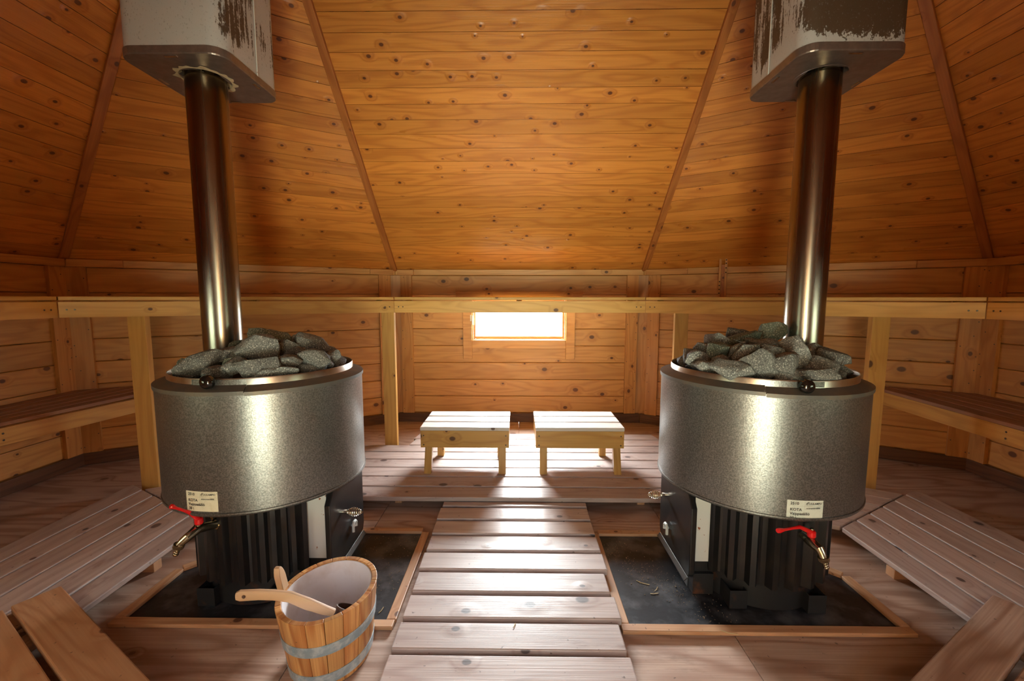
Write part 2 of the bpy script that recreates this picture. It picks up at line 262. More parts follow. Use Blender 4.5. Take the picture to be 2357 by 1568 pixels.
# ---------------------------------------------------------------- mesh helpers
rnd = random.Random(7)
class MB:
    def __init__(s): s.v = []; s.f = []; s.uv = []; s.mi = []; s.sm = []
    def face(s, idx, uvs, mi=0, sm=False): s.f.append(tuple(idx)); s.uv.append(uvs); s.mi.append(mi); s.sm.append(sm)
    def plank(s, a0, a1, b1, b0, e, mi=0, flat=False):
        """board whose seen face is a0 a1 b1 b0 (a0->a1 along the grain), with thickness e away from that face"""
        a0, a1, b1, b0, e = map(V3, (a0, a1, b1, b0, e)); k = len(s.v)
        P = [a0, a1, b1, b0]; s.v += [*P, *[p+e for p in P]]
        d = (a1-a0).normalized(); n = d.cross(b0-a0).normalized(); w_ = n.cross(d)
        ou, ov = rnd.uniform(0, 40), rnd.uniform(0, 40)
        fw = lambda q: ((q-a0).dot(d)+ou, (q-a0).dot(w_)+ov)
        th = e.length
        s.face((k, k+1, k+2, k+3), [fw(q) for q in P], mi)
        s.face((k+7, k+6, k+5, k+4), [(fw(q)[0], fw(q)[1]+.5) for q in P[::-1]], mi)
        for i in range(4):
            j = (i+1) % 4; p, q = P[i], P[j]
            if i % 2 == 0: uvs = [(fw(p)[0], fw(p)[1]+.9), (fw(p)[0], fw(p)[1]+.9+th), (fw(q)[0], fw(q)[1]+.9+th), (fw(q)[0], fw(q)[1]+.9)]
            else: uvs = [(fw(p)[0], fw(p)[1]), (fw(p)[0]+th*.1, fw(p)[1]), (fw(q)[0]+th*.1, fw(q)[1]), (fw(q)[0], fw(q)[1])]
            s.face((k+i, k+4+i, k+4+j, k+j), uvs, mi)
        return s
    def beam(s, p0, p1, wv, hv, mi=0):
        """box from p0 to p1 with full extents wv (width) and hv (height) centred on the line"""
        p0, p1, wv, hv = map(V3, (p0, p1, wv, hv))
        return s.plank(p0-wv/2-hv/2, p1-wv/2-hv/2, p1+wv/2-hv/2, p0+wv/2-hv/2, hv, mi)
    def box(s, lo, hi, mi=0):
        lo, hi = V3(lo), V3(hi); c = (lo+hi)/2; e = hi-lo
        ax = max(range(3), key=lambda i: e[i]); o = [i for i in range(3) if i != ax]
        A = V3((0, 0, 0)); A[ax] = e[ax]/2; W = V3((0, 0, 0)); W[o[0]] = e[o[0]]; H = V3((0, 0, 0)); H[o[1]] = e[o[1]]
        return s.beam(c-A, c+A, W, H, mi)
    def lathe(s, prof, c=(0, 0, 0), seg=48, a0=0., a1=2*pi, mi=0, sm=True, rx=1., ry=1., rot=0.):
        full = abs(a1-a0-2*pi) < 1e-6; n = seg if full else seg+1; k = len(s.v)
        for (r, z) in prof:
            for i in range(n):
                t = a0+(a1-a0)*i/seg; x, y = r*cos(t)*rx, r*sin(t)*ry
                s.v.append(V3((c[0]+x*cos(rot)-y*sin(rot), c[1]+x*sin(rot)+y*cos(rot), c[2]+z)))
        ln = 0
        for j in range(len(prof)-1):
            dl = hypot(prof[j+1][0]-prof[j][0], prof[j+1][1]-prof[j][1])
            for i in range(seg):
                i2 = (i+1) % n
                A = [k+j*n+i, k+j*n+i2, k+(j+1)*n+i2, k+(j+1)*n+i]
                r = max(prof[j][0], .05); u0, u1 = r*(a0+(a1-a0)*i/seg), r*(a0+(a1-a0)*(i+1)/seg)
                s.face(A, [(ln, u0), (ln, u1), (ln+dl, u1), (ln+dl, u0)], mi, sm)
            ln += dl
        return s
    def disc(s, r, z, c=(0, 0, 0), seg=32, mi=0):
        k = len(s.v)
        for i in range(seg): s.v.append(V3((c[0]+r*cos(2*pi*i/seg), c[1]+r*sin(2*pi*i/seg), c[2]+z)))
        s.face(range(k, k+seg), [(s.v[q].x, s.v[q].y) for q in range(k, k+seg)], mi); return s
    def tube(s, pts, r, seg=12, mi=0, cap=True, sm=True):
        pts = [V3(p) for p in pts]; n = len(pts); rs = r if isinstance(r, (list, tuple)) else [r]*n; k = len(s.v)
        up = V3((0, 0, 1)); prev = None
        for i, p in enumerate(pts):
            t = (pts[min(i+1, n-1)]-pts[max(i-1, 0)]).normalized()
            if prev is None: x = t.cross(up if abs(t.z) < .9 else V3((1, 0, 0))).normalized()
            else: x = (prev-t*prev.dot(t)).normalized()
            prev = x; y = t.cross(x)
            for j in range(seg): a = 2*pi*j/seg; s.v.append(p+(x*cos(a)+y*sin(a))*rs[i])
        for i in range(n-1):
            for j in range(seg):
                j2 = (j+1) % seg; A = (k+i*seg+j, k+i*seg+j2, k+(i+1)*seg+j2, k+(i+1)*seg+j)
                s.face(A, [(i*.02, j*.01), (i*.02, j*.01+.01), (i*.02+.02, j*.01+.01), (i*.02+.02, j*.01)], mi, sm)
        if cap:
            s.face(range(k, k+seg), [(0, 0)]*seg, mi); s.face(range(k+(n-1)*seg, k+n*seg), [(0, 0)]*seg, mi)
        return s
    def cyl(s, p0, p1, r0, r1=None, seg=20, mi=0, sm=True): return s.tube([p0, p1], [r0, r0 if r1 is None else r1], seg, mi, True, sm)
    def mesh(s, name, mats):
        me = bpy.data.meshes.new(name); me.from_pydata([tuple(p) for p in s.v], [], s.f)
        ul = me.uv_layers.new(name='UVMap'); d = [x for f in s.uv for q in f for x in q]; ul.data.foreach_set('uv', d)
        for m in (mats if isinstance(mats, (list, tuple)) else [mats]): me.materials.append(m)
        me.polygons.foreach_set('material_index', s.mi); me.polygons.foreach_set('use_smooth', s.sm)
        bm = bmesh.new(); bm.from_mesh(me); bmesh.ops.recalc_face_normals(bm, faces=bm.faces); bm.to_mesh(me); bm.free(); me.update()
        if any(s.sm): me.set_sharp_from_angle(angle=radians(28))
        return me
    def build(s, name, mats, parent=None, bevel=0., seg=2, **tags):
        o = bpy.data.objects.new(name, s.mesh(name, mats)); S.collection.objects.link(o)
        if parent is not None:
            o.parent = parent; pm = parent.matrix_world if parent.type == 'EMPTY' and parent.parent is None else None
            off = V3((0, 0, 0)); q = parent
            while q is not None: off += V3(q.location); q = q.parent
            o.location = -off            # vertices stay in room coordinates
        if bevel:
            m = o.modifiers.new('bevel', 'BEVEL'); m.width = bevel; m.segments = seg; m.limit_method = 'ANGLE'; m.angle_limit = radians(40)
        for k_, v_ in tags.items(): o[k_] = v_
        return o
def origin_to(o, loc):
    """move the object's own origin to loc, geometry stays"""
    loc = V3(loc); o.data.transform(Matrix.Translation(-loc)); o.location = loc
def thing(name, loc, label, cat, group=None):
    o = bpy.data.objects.new(name, None); S.collection.objects.link(o); o.location = loc; o.empty_display_size = .1
    o['label'] = label; o['category'] = cat
    if group: o['group'] = group
    return o
def struct(mb, name, mats, bevel=0.): return mb.build(name, mats, None, bevel, kind='structure')
Z = V3((0, 0, 1))

# ---------------------------------------------------------------- setting: floor, walls, ceiling
mb = MB()
for (x0, x1) in ((-3.1, -1.9), (-1.897, -.7), (-.697, .0), (.003, .7), (.703, 1.9), (1.903, 3.1)):
    for (y0, y1) in ((-.6, 2.017), (2.02, 4.0)): mb.plank((x0, y0, 0), (x1, y0, 0), (x1, y1, 0), (x0, y1, 0), (0, 0, -.03))
mb.box((-3.1, -.6, -.08), (3.1, 4.0, -.031))
struct(mb, 'floor', W_ply)

ROWS = [0, .08, .23, .38, .532, .682, .832, .982, 1.133, 1.297]
NAMES = ['wall_back', 'wall_back_right', 'wall_right', 'wall_front_right', 'wall_front', 'wall_front_left', 'wall_left', 'wall_back_left']
OPEN = {0: (-WH, WH, WZ0, WZ1), 3: (-WH, WH, WZ0, WZ1), 5: (-WH, WH, WZ0, WZ1), 4: (-.38, .38, 0.0, 1.34)}
def wall(i):
    a, b, d, n = wall_frame(i); Lw = (b-a).length; c = (a+b)/2; mb = MB()
    def seg(s0, s1, z0, z1, off=0., th=.03, g=.0):
        if s1-s0 < .004 or z1-z0 < .004: return
        p = c+d*s0-n*off; q = c+d*s1-n*off
        mb.plank(p+Z*z0, q+Z*z0, q+Z*z1, p+Z*z1, -n*th)
    op = OPEN.get(i)
    def rows(z0, z1, s0, s1, off=0., th=.03):
        if not op or z1 <= op[2] or z0 >= op[3]: seg(s0, s1, z0, z1, off, th); return
        seg(s0, op[0], z0, z1, off, th); seg(op[1], s1, z0, z1, off, th)
        if z0 < op[2]: seg(op[0], op[1], z0, op[2], off, th)
        if z1 > op[3]: seg(op[0], op[1], op[3], z1, off, th)
    for z0, z1 in zip(ROWS, ROWS[1:]): rows(z0+.001, z1-.001, -Lw/2, Lw/2)
    rows(1.298, 1.36, -Lw/2, Lw/2)
    # outer log skin closes the joints
    for z0, z1 in ([(0, 1.36)] if not op else [(0, op[2]), (op[2], op[3]), (op[3], 1.36)]): rows(z0, z1, -Lw/2-.05, Lw/2+.05, .031, .05)
    return struct(mb, NAMES[i], W_wall, .006)
for i in range(8): wall(i)

def ceiling():
    mb = MB(); E = [V3((p.x, p.y, ZT)) for p in PL]
    AP = [(APL, APR), (APR, APR), (APR, APR), (APR, APR), (APR, APL), (APL, APL), (APL, APL), (APL, APL)]
    for i in range(8):
        a, b = E[i], E[(i+1) % 8]; ta, tb = AP[i]
        m0, m1 = (a+b)/2, (ta+tb)/2 if i in (0, 4) else ta
        Ls = ((a+b)/2-m1).length; d = (b-a).normalized(); up = (m1-m0).normalized()
        n = d.cross(up).normalized()
        if n.dot(V3((m1.x, CY, 1))-m0) < 0: n = -n
        nr = int(round(Ls/.092))
        for k in range(nr):
            f0, f1 = k/nr, (k+1)/nr-.0009
            mb.plank(a.lerp(ta, f0), b.lerp(tb, f0), b.lerp(tb, f1), a.lerp(ta, f1), -n*.014)
        o = -n*.0145; dn = (m0-m1).normalized()*.12
        mb.plank(a+o+dn-d*.06, b+o+dn+d*.06, tb+o, ta+o-d*.001, -n*.04)
    return struct(mb, 'ceiling', W_ceil, .0035)
ceiling()
# ridge battens that cover the joints between the roof panels
for k, i in enumerate((0, 1, 7, 2, 3, 4, 5, 6)):
    e = V3((PL[i].x, PL[i].y, ZT)); ap = APL if PL[i].x < 0 else APR
    d = (ap-e).normalized(); inn = (V3((ap.x, ap.y, 1.2))-e).normalized(); inn = (inn-d*inn.dot(d)).normalized(); sd = d.cross(inn).normalized()
    mb = MB(); mb.beam(e+inn*.012+d*.01, ap-d*.03+inn*.012, sd*.045, inn*.028)
    struct(mb, 'trim_%d' % (k+1), W_trim, .003)
# eave boards along the wall tops, with a splice board over every corner
for i in range(8):
    a, b, d, n = wall_frame(i); mb = MB()
    mb.plank(a+n*.028+d*.008+Z*1.297, b+n*.028-d*.008+Z*1.297, b+n*.028-d*.008+Z*1.345, a+n*.028+d*.008+Z*1.345, -n*.0265)
    struct(mb, 'trim_%d' % (i+9), W_wall, .003)
for k, (i, t0, t1) in enumerate(((7, -.22, .0), (0, .0, .17), (1, -.02, .36), (6, -.36, 0.), (7, .0, .30), (1, 1.75, 2.08), (2, .0, .4))):
    a, b, d, n = wall_frame(i); base_ = a if i != 7 or k != 0 else b
    if k == 0: p, q = b-d*.22, b-d*.03
    elif k == 3: p, q = b-d*.4, b-d*.03
    else: p, q = a+d*max(t0, .03), a+d*t1
    mb = MB(); mb.plank(p+n*.048+Z*1.296, q+n*.048+Z*1.296, q+n*.048+Z*1.342, p+n*.048+Z*1.342, -n*.019)
    struct(mb, 'trim_%d' % (k+17), W_post, .002)
# corner boards: one on each wall and a filler between, with nail heads
def nails(mb, p, d, n, z0, z1, step, off):
    z = z0; k = 0
    while z < z1:
        q = p+d*off[k % len(off)]+n*.0005+Z*z; k += 1; z += step*rnd.uniform(.7, 1.2)
        mb.cyl(q, q+n*.0012, .0035, seg=8, mi=1)
tn = 24
for i in range(8):
    a = PL[i]; w1 = wall_frame(i); w0 = wall_frame((i-1) % 8)
    wide = .30 if i in (0, 1, 4, 5) else .22
    for (d, n) in ((w1[2], w1[3]), (-w0[2], w0[3])):
        mb = MB(); s0 = .048 if i in (0, 1, 4, 5) else .012; s1 = s0+.098
        p, q = a+d*s0+n*.024, a+d*s1+n*.024
        mb.plank(p+Z*.081, p+Z*1.296, q+Z*1.296, q+Z*.081, -n*.0235)
        nails(mb, a+d*s0+n*.024, d, n, .12, 1.28, .085, (.012, .086, .03, .014))
        struct(mb, 'trim_%d' % tn, [W_post, M_screw], .002); tn += 1
    if i in (0, 1, 4, 5):
        mb = MB(); nn = (w1[3]+w0[3]).normalized(); dd = V3((-nn.y, nn.x, 0))
        mb.beam(a+nn*.004+Z*.081, a+nn*.004+Z*1.296, dd*.085, nn*.018); struct(mb, 'trim_%d' % tn, W_post, .001); tn += 1
bb = {0: 'back', 1: 'back_right', 2: 'right', 3: 'front_right', 5: 'front_left', 6: 'left', 7: 'back_left'}
for i, nm in bb.items():
    a, b, d, n = wall_frame(i); mb = MB()
    mb.plank(a+n*.03+d*.01+Z*.002, b+n*.03-d*.01+Z*.002, b+n*.03-d*.01+Z*.08, a+n*.03+d*.01+Z*.08, -n*.0285)
    struct(mb, 'baseboard_'+nm, W_base, .002)

# windows: frame, sash, pane, casing boards
def window(i, num):
    a, b, d, n = wall_frame(i); c = (a+b)/2
    root = bpy.data.objects.new('window_%d' % num, None); S.collection.objects.link(root); root.location = c+Z*WZ0; root['kind'] = 'structure'
    def fr(mb, s0, s1, z0, z1, o0, o1):       # box in wall coordinates, o = offset outwards
        mb.plank(c+d*s0-n*o0+Z*z0, c+d*s1-n*o0+Z*z0, c+d*s1-n*o0+Z*z1, c+d*s0-n*o0+Z*z1, -n*(o1-o0))
    mb = MB()
    for (s0, s1) in ((-WH, -WH+.012), (WH-.012, WH)): fr(mb, s0, s1, WZ0, WZ1, .0, .08)
    fr(mb, -WH, WH, WZ0, WZ0+.006, .0, .08); fr(mb, -WH, WH, WZ1-.012, WZ1, .0, .08)
    mb.build('window_frame', W_wall, root, .001)
    mb = MB()
    for (s0, s1) in ((-WH+.014, -WH+.032), (WH-.032, WH-.014)): fr(mb, s0, s1, WZ0+.007, WZ1-.013, .022, .05)
    fr(mb, -WH+.033, WH-.033, WZ0+.007, WZ0+.03, .022, .05); fr(mb, -WH+.033, WH-.033, WZ1-.036, WZ1-.013, .022, .05)
    mb.build('sash', W_wall, root, .002)
    mb = MB(); fr(mb, -WH+.03, WH-.03, WZ0+.025, WZ1-.03, .034, .038); mb.build('pane', M_glass, root)
    mb = MB()
    for s0 in (-WH-.074, WH-.004): fr(mb, s0, s0+.078, .565, 1.133, -.022, -.0005)
    fr(mb, -WH+.005, WH-.005, WZ0-.075, WZ0-.001, -.020, -.0005)
    fr(mb, -.55, .55, WZ1+.002, 1.158, -.03, -.0225); fr(mb, -WH+.005, WH-.005, WZ1+.002, 1.158, -.0225, -.0005)
    mb.build('casing', W_wall, root, .002)
    mb = MB(); hp = c-d*(WH-.008)
    mb.plank(hp-d*.018+n*.024+Z*.90, hp-d*.006+n*.024+Z*.90, hp-d*.006+n*.024+Z*.955, hp-d*.018+n*.024+Z*.955, n*.003)
    mb.cyl(hp+n*.028+Z*.87, hp+n*.028+Z*.95, .005, seg=10)
    mb.plank(hp+d*.004+n*.01+Z*.865, hp+d*.014+n*.01+Z*.865, hp+d*.014+n*.01+Z*.985, hp+d*.004+n*.01+Z*.985, n*.004)
    mb.build('hinge', M_hinge, root, .001)
window(0, 1); window(3, 2); window(5, 3)
# doorway behind the camera, its board door standing open outwards
root = bpy.data.objects.new('door_1', None); S.collection.objects.link(root); root.location = (.38, -.53, 0); root['kind'] = 'structure'
mb = MB()
for k in range(8):
    y0 = -.54-k*.094; mb.plank((.42, y0, .01), (.42, y0, 1.265), (.42, y0-.093, 1.265), (.42, y0-.093, .01), (.04, 0, 0))
mb.build('door_leaf', W_door, root, .003)
mb = MB(); mb.beam((.415, -1.0, .30), (.415, -1.2, .30), (.02, 0, 0), (0, 0, .02)); mb.build('door_handle', W_trim, root, .003)

for sg, nm in ((-1, 'left'), (1, 'right')):      # unseen screens added by the doorway to block light onto the side walls
    mb = MB()
    for z0, z1 in zip(ROWS, ROWS[1:]+[1.34]): mb.plank((sg*.50, -.53, z0), (sg*.50, -1.7, z0), (sg*.50, -1.7, z1), (sg*.50, -.53, z1), (sg*.04, 0, 0)) if z1 > z0 else None
    struct(mb, 'wall_light_screen_'+nm, W_wall, .006)

# ---------------------------------------------------------------- upper benches
def bench_section(name, P, Q, JP, JQ, label, posts=(), zt=1.107, rail=(1.0, 1.080), nslat=6, ext=(0, 0)):
    P, Q, JP, JQ = [V3((*p, 0)) for p in (P, Q, JP, JQ)]
    root = thing(name, tuple((JP+JQ)/2), label, 'bench')
    d = (JQ-JP).normalized(); n = V3((d.y, -d.x, 0))
    if n.dot(JP-P) < 0: n = -n
    mb = MB()
    for k in range(nslat):
        f0, f1 = .03+.97*k/nslat, .03+.97*(k+1)/nslat-.012
        A0, A1, B1, B0 = P.lerp(JP, f1), Q.lerp(JQ, f1), Q.lerp(JQ, f0), P.lerp(JP, f0)
        sh = d*.002
        mb.plank(A0+sh+Z*zt, A1-sh+Z*zt, B1-sh+Z*zt, B0+sh+Z*zt, (0, 0, -.02))
    mb.build('slatted_top', W_seat if rail[1] < 1 else W_bench, root, .003)
    mb = MB(); a, b = JP-d*ext[0]-n*.004, JQ+d*ext[1]-n*.004
    mb.plank(a+Z*rail[0], b+Z*rail[0], b+Z*rail[1], a+Z*rail[1], -n*.03)
    for (q, dd) in ((JP, 1), (JQ, -1)):
        for s_ in (.03, .06):
            w_ = q+d*dd*s_+Z*(rail[0]+rail[1])/2-n*.0035; mb.cyl(w_, w_+n*.0012, .0045, seg=8, mi=1)
    mb.build('front_rail', [W_bench, M_screw], root, .003)
    for f in (.06, .5, .94):
        mb = MB()
        a = P.lerp(Q, f)-(P-JP).normalized()*0; b = JP.lerp(JQ, f); v = (b-a).normalized(); a = a+v*.03; b = b-v*.05
        mb.beam(a+Z*(zt-.02-.032), b+Z*(zt-.02-.032), v.cross(Z)*.04, Z*.06)
        mb.build('bearer', W_bench, root, .002)
    for (x, y, zb, ang) in posts:
        mb = MB(); u = V3((cos(ang), sin(ang), 0)); w_ = V3((-sin(ang), cos(ang), 0)); zt_ = rail[1]-.012
        mb.beam((x, y, zb), (x, y, zt_), u*.088, w_*.04); mb.build('support_post', W_bench, root, .002)
    return root
JL, JR = (-.864, 2.95), (.864, 2.95); KL, KR = (-2.31, 2.115), (2.283, 2.13)
g = 'U'
bench_section('upper_bench', (-1.07, 3.715), (1.07, 3.715), JL, JR, 'high pine bench running under the small bright window along the back wall', [(-.915, 2.985, 0, 0)])
bench_section('upper_bench', (1.085, 3.71), (2.86, 2.69), JR, KR, 'high pine bench on the angled wall behind the right stove, wooden rack above it', [(1.118, 2.975, 0, -.1), (1.995, 2.40, 0, -.15)])
bench_section('upper_bench', (-1.085, 3.71), (-2.86, 2.69), JL, KL, 'high pine bench on the angled wall behind the left stove, shaded by its flue pipe', [(-2.10, 2.33, 0, .15)])
bench_section('upper_bench', (2.865, 2.66), (2.865, .65), KR, (2.283, 1.18), 'high pine bench at the far right edge, above the low slatted bench')
bench_section('upper_bench', (-2.865, 2.66), (-2.865, .65), KL, (-2.31, 1.18), 'high pine bench at the far left edge, its rail showing wavy knotty grain')
bench_section('upper_bench', (2.86, .62), (1.085, -.40), (2.283, 1.18), (.90, .38), 'high pine bench nearest the camera on the right, beside the doorway')
bench_section('upper_bench', (-2.86, .62), (-1.085, -.40), (-2.31, 1.18), (-.90, .38), 'high pine bench nearest the camera on the left, beside the doorway')
# lower side benches
def low_bench(sg, F0, F1, label):
    root = thing('lower_bench', (F0[0], 1.9, 0), label, 'bench'); X = 2.86*sg
    F0, F1 = V3((*F0, 0)), V3((*F1, 0)); d = (F1-F0).normalized(); n = V3((d.y, -d.x, 0))
    if n.x*sg > 0: n = -n
    mb = MB(); ns = 5
    wx = lambda x: 3.71-(abs(x)-1.085)*.5774      # the angled wall behind
    for k in range(ns):
        g0, g1 = k/ns, (k+1)/ns-.02
        a0 = V3((F0.x+(X-F0.x)*g0, 0, .51)); a0.y = wx(a0.x)-.03; a1 = V3((F1.x+(X-F1.x)*g0, F1.y, .51))
        b0 = V3((F0.x+(X-F0.x)*g1, 0, .51)); b0.y = wx(b0.x)-.03; b1 = V3((F1.x+(X-F1.x)*g1, F1.y, .51))
        mb.plank(a0, a1, b1, b0, (0, 0, -.02))
    mb.build('slatted_top', W_seat, root, .003)
    mb = MB(); a, b = F0-n*.004-d*.05, F1-n*.004
    mb.plank(a+Z*.405, b+Z*.405, b+Z*.488, a+Z*.488, -n*.03)
    for z in (.43, .462):
        q = F0.lerp(F1, .42)+Z*z-n*.0035; mb.cyl(q, q+n*.0015, .005, seg=8, mi=1)
    mb.build('front_rail', [W_stool, M_screw], root, .003)
    for y in (1.0, 2.0, 2.75):
        mb = MB(); x = F0.x+(F1.x-F0.x)*(F0.y-y)/(F0.y-F1.y)
        mb.beam((x+sg*.05, y, .44), (X-sg*.02, y, .44), (0, .04, 0), (0, 0, .08)); mb.build('bearer', W_bench, root, .002)
    for y in (1.05,):
        mb = MB(); x = F0.x+(F1.x-F0.x)*(F0.y-y)/(F0.y-F1.y)+sg*.06; mb.beam((x, y, 0), (x, y, .40), (.04, 0, 0), (0, .08, 0)); mb.build('leg', W_bench, root, .002)
low_bench(1, (2.39, 2.85), (2.25, .9), 'low slatted bench with pale front rail along the right wall')
low_bench(-1, (-2.30, 2.68), (-2.62, .9), 'low slatted bench with dark boards and orange rail along the left wall')

# thin wooden rack above the bench on the right
a, b, d, n = wall_frame(1)
root = thing('wall_rack', tuple(a+d*.62+n*.05+Z*1.12), 'narrow slotted wooden rack standing upright above the bench right of the window', 'rack')
c0 = a+d*.60+n*.052
for s_ in (0, .042):
    mb = MB(); p = c0+d*s_
    mb.beam(p+Z*1.11, p+Z*1.41, d*.016, n*.02)
    for z in ((1.14, 1.17, 1.20, 1.23) if s_ == 0 else (1.30, 1.335, 1.37, 1.395)): mb.cyl(p+n*.0101+Z*z, p+n*.0112+Z*z, .005, seg=8, mi=1)  # black discs put the dark of the screw holes onto the face
    mb.build('upright', [W_post, M_matt], root, .001)
mb = MB(); mb.beam(c0+d*.021+Z*1.11, c0+d*.021+Z*1.36, d*.024, n*.008); mb.build('back_strip', W_trim, root)

# ---------------------------------------------------------------- duckboards on the floor
def duck(name, rows, z, th, label, cat, mat=W_deck, bearers=(), bevel=.004, group=None):
    cx = sum(r[0][0] for r in rows)/len(rows); cy = sum(r[0][1] for r in rows)/len(rows)
    root = thing(name, (cx, cy, 0), label, cat)
    mb = MB()
    for (a0, a1, b1, b0) in rows:
        dz = rnd.uniform(-.001, .001)
        mb.plank(*[V3((*q, z+dz)) for q in (a0, a1, b1, b0)], (0, 0, -th))
    mb.build('boards', mat, root, bevel)
    for (p, q) in bearers:
        mb = MB(); d = (V3((*q, 0))-V3((*p, 0))).normalized(); h = z-th-.002
        mb.beam(V3((*p, h/2)), V3((*q, h/2)), d.cross(Z)*.04, Z*h); mb.build('bearer', W_edge, root, .002)
    return root
rows = []
for k in range(11):       # central walkway
    y0 = 2.185-.1275*(k+1)+.021; y1 = 2.185-.1275*k
    j0, j1 = rnd.uniform(-.006, .006), rnd.uniform(-.008, .008)
    xl, xr = -.395+j0, .345+j1-.003*k
    y1 = min(y1, 2.122)
    rows.append(((xl, y0), (xr, y0), (xr, y1), (xl, y1)))
duck('walkway', rows, .05, .024, 'weathered slatted walkway leading straight from the foreground to the stools', 'duckboard', bearers=[((-.30, .80), (-.30, 2.12)), ((.25, .80), (.25, 2.12))])
rows = []
for k in range(8):        # deck in front of the back wall
    y0 = 2.127+.1325*k; y1 = y0+.1225
    if k < 2: f = lambda y: 1.078-(2.127-y)*-.25
    s0 = 1.05+.25*(y0-2.127); s1 = 1.05+.25*(y1-2.127)
    if k >= 6: rows.append(((-.775, y0), (1.06-(y0-2.9)*.2, y0), (1.06-(y1-2.9)*.2, y1), (-.775+.02, y1)))
    else: rows.append(((-s0, y0), (s0, y0), (s1, y1), (-s1, y1)))
duck('back_deck', rows, .07, .024, 'wide slatted deck carrying the two stools below the window', 'duckboard', bearers=[((-.65, 2.2), (-.65, 2.9)), ((.0, 2.2), (.0, 3.1)), ((.65, 2.2), (.65, 3.1))])
for sg, nm, lb in ((1, 'right', 'small angled duckboard behind the right stove base, mitred to its neighbours'), (-1, 'left', 'small angled duckboard behind the left stove base, mitred to its neighbours')):
    rows = []
    Cx, Cy = 1.078, 1.655
    for k in range(5):      # angled deck: rows parallel to the angled wall
        r0 = .40+.118*k; r1 = r0+.110
        def pt(r, end):
            # end 0: mitre against the back deck, end 1: mitre against the side deck
            n_ = V3((.5, .866, 0)); t_ = V3((.866, -.5, 0))
            q = V3((Cx, Cy, 0))+n_*r
            if end == 0: q = q-t_*(r*.33-.03)
            else: q = q+t_*(r*.577-.008)
            return (sg*q.x, q.y)
        rows.append((pt(r0, 0), pt(r0, 1), pt(r1, 1), pt(r1, 0)))
    duck('corner_duckboard', rows, .058, .022, lb, 'duckboard', bearers=[(pt(.45, 1)[0:2] if 0 else (sg*1.30, 1.99), (sg*1.56, 2.44))])
    rows = []
    for k in range(6):      # side deck: rows parallel to the side wall
        x0 = 1.468+.118*k; x1 = x0+.108
        m = lambda x: 1.655+(x-1.078)*.577-.006
        rows.append(((sg*x0, 1.03-.2*k*0), (sg*x0, m(x0)), (sg*x1, m(x1)), (sg*x1, 1.03)))
    duck('side_duckboard', rows, .062, .022, 'long slatted duckboard along the right bench, boards running front to back' if sg > 0 else 'long slatted duckboard along the left bench, dim and reddish, boards running front to back', 'duckboard',
         bearers=[((sg*1.44+sg*.03, 1.62), (sg*2.16, 1.62)), ((sg*1.49, 1.12), (sg*2.16, 1.12))])
    rows = []
    for k in range(3):      # near angled deck, lying over the end of the side deck
        r0 = .40+.135*k-.016*0; r1 = r0+.118
        n_ = V3((.5, -.866, 0)); t_ = V3((.866, .5, 0))
        def pt2(r, e):
            q = V3((1.12, 1.655, 0))+n_*(r+.075)+t_*((.30 if e else -.60)+(r-.4)*.0)
            return (sg*q.x, q.y)
        rows.append((pt2(r0, 0), pt2(r0, 1), pt2(r1, 1), pt2(r1, 0)))
    duck('step_boards', rows, .092, .026, 'thick boards at the lower right corner of the picture, lying across the duckboard end' if sg > 0 else 'thick brown boards at the lower left corner of the picture, lying across the duckboard end', 'duckboard', mat=W_ply if sg > 0 else W_edge)

# ---------------------------------------------------------------- hearth plates with wooden edging
def hearth(sg, cx0, x_in, x_out, y0, y1, label):
    root = thing('hearth_plate', (cx0, (y0+y1)/2, 0), label, 'hearth plate')
    # x_in = edge by the walkway, x_out = outer front corner; outer back corner follows the mitre
    pts = [(x_in, y0), (x_out, y0), (x_out-0.0*sg, y0+.26), (x_out-.26*sg, y1), (x_in, y1)]
    mb = MB(); k = 0
    vs = [V3((x, y, .004)) for x, y in pts]; n_ = len(vs)
    mb.v += [*vs, *[v-Z*.0035 for v in vs]]
    mb.face(range(n_), [(v.x, v.y) for v in vs]); mb.face(range(2*n_-1, n_-1, -1), [(v.x, v.y) for v in vs[::-1]])
    for i in range(n_): j = (i+1) % n_; mb.face((i, n_+i, n_+j, j), [(0, 0)]*4)
    mb.build('steel_sheet', M_plate, root)
    for i in range(n_):
        a, b = vs[i], vs[(i+1) % n_]; d = (b-a).normalized(); out = V3((d.y, -d.x, 0))*(1 if sg > 0 else -1)
        e = .0
        mb = MB(); aa, bb_ = a-d*.03, b+d*.03
        aa, bb_ = a-d*(.03 if i in (0,) else 0), b+d*(.03 if i == 0 else 0)
        aa.z = bb_.z = 0.001
        mb.plank(aa+Z*.015, bb_+Z*.015, bb_+out*.034+Z*.015, aa+out*.034+Z*.015, (0, 0, -.014))
        mb.build('edge_strip', W_edge, root, .003)
    return root
hearth(1, .85, .365, 1.262, 1.338, 1.885, 'dusty black steel sheet edged with wood under the right stove, littered with chaff')
hearth(-1, -.9, -.455, -1.352, 1.345, 1.893, 'black steel sheet edged with wood under the left stove, bucket in front')

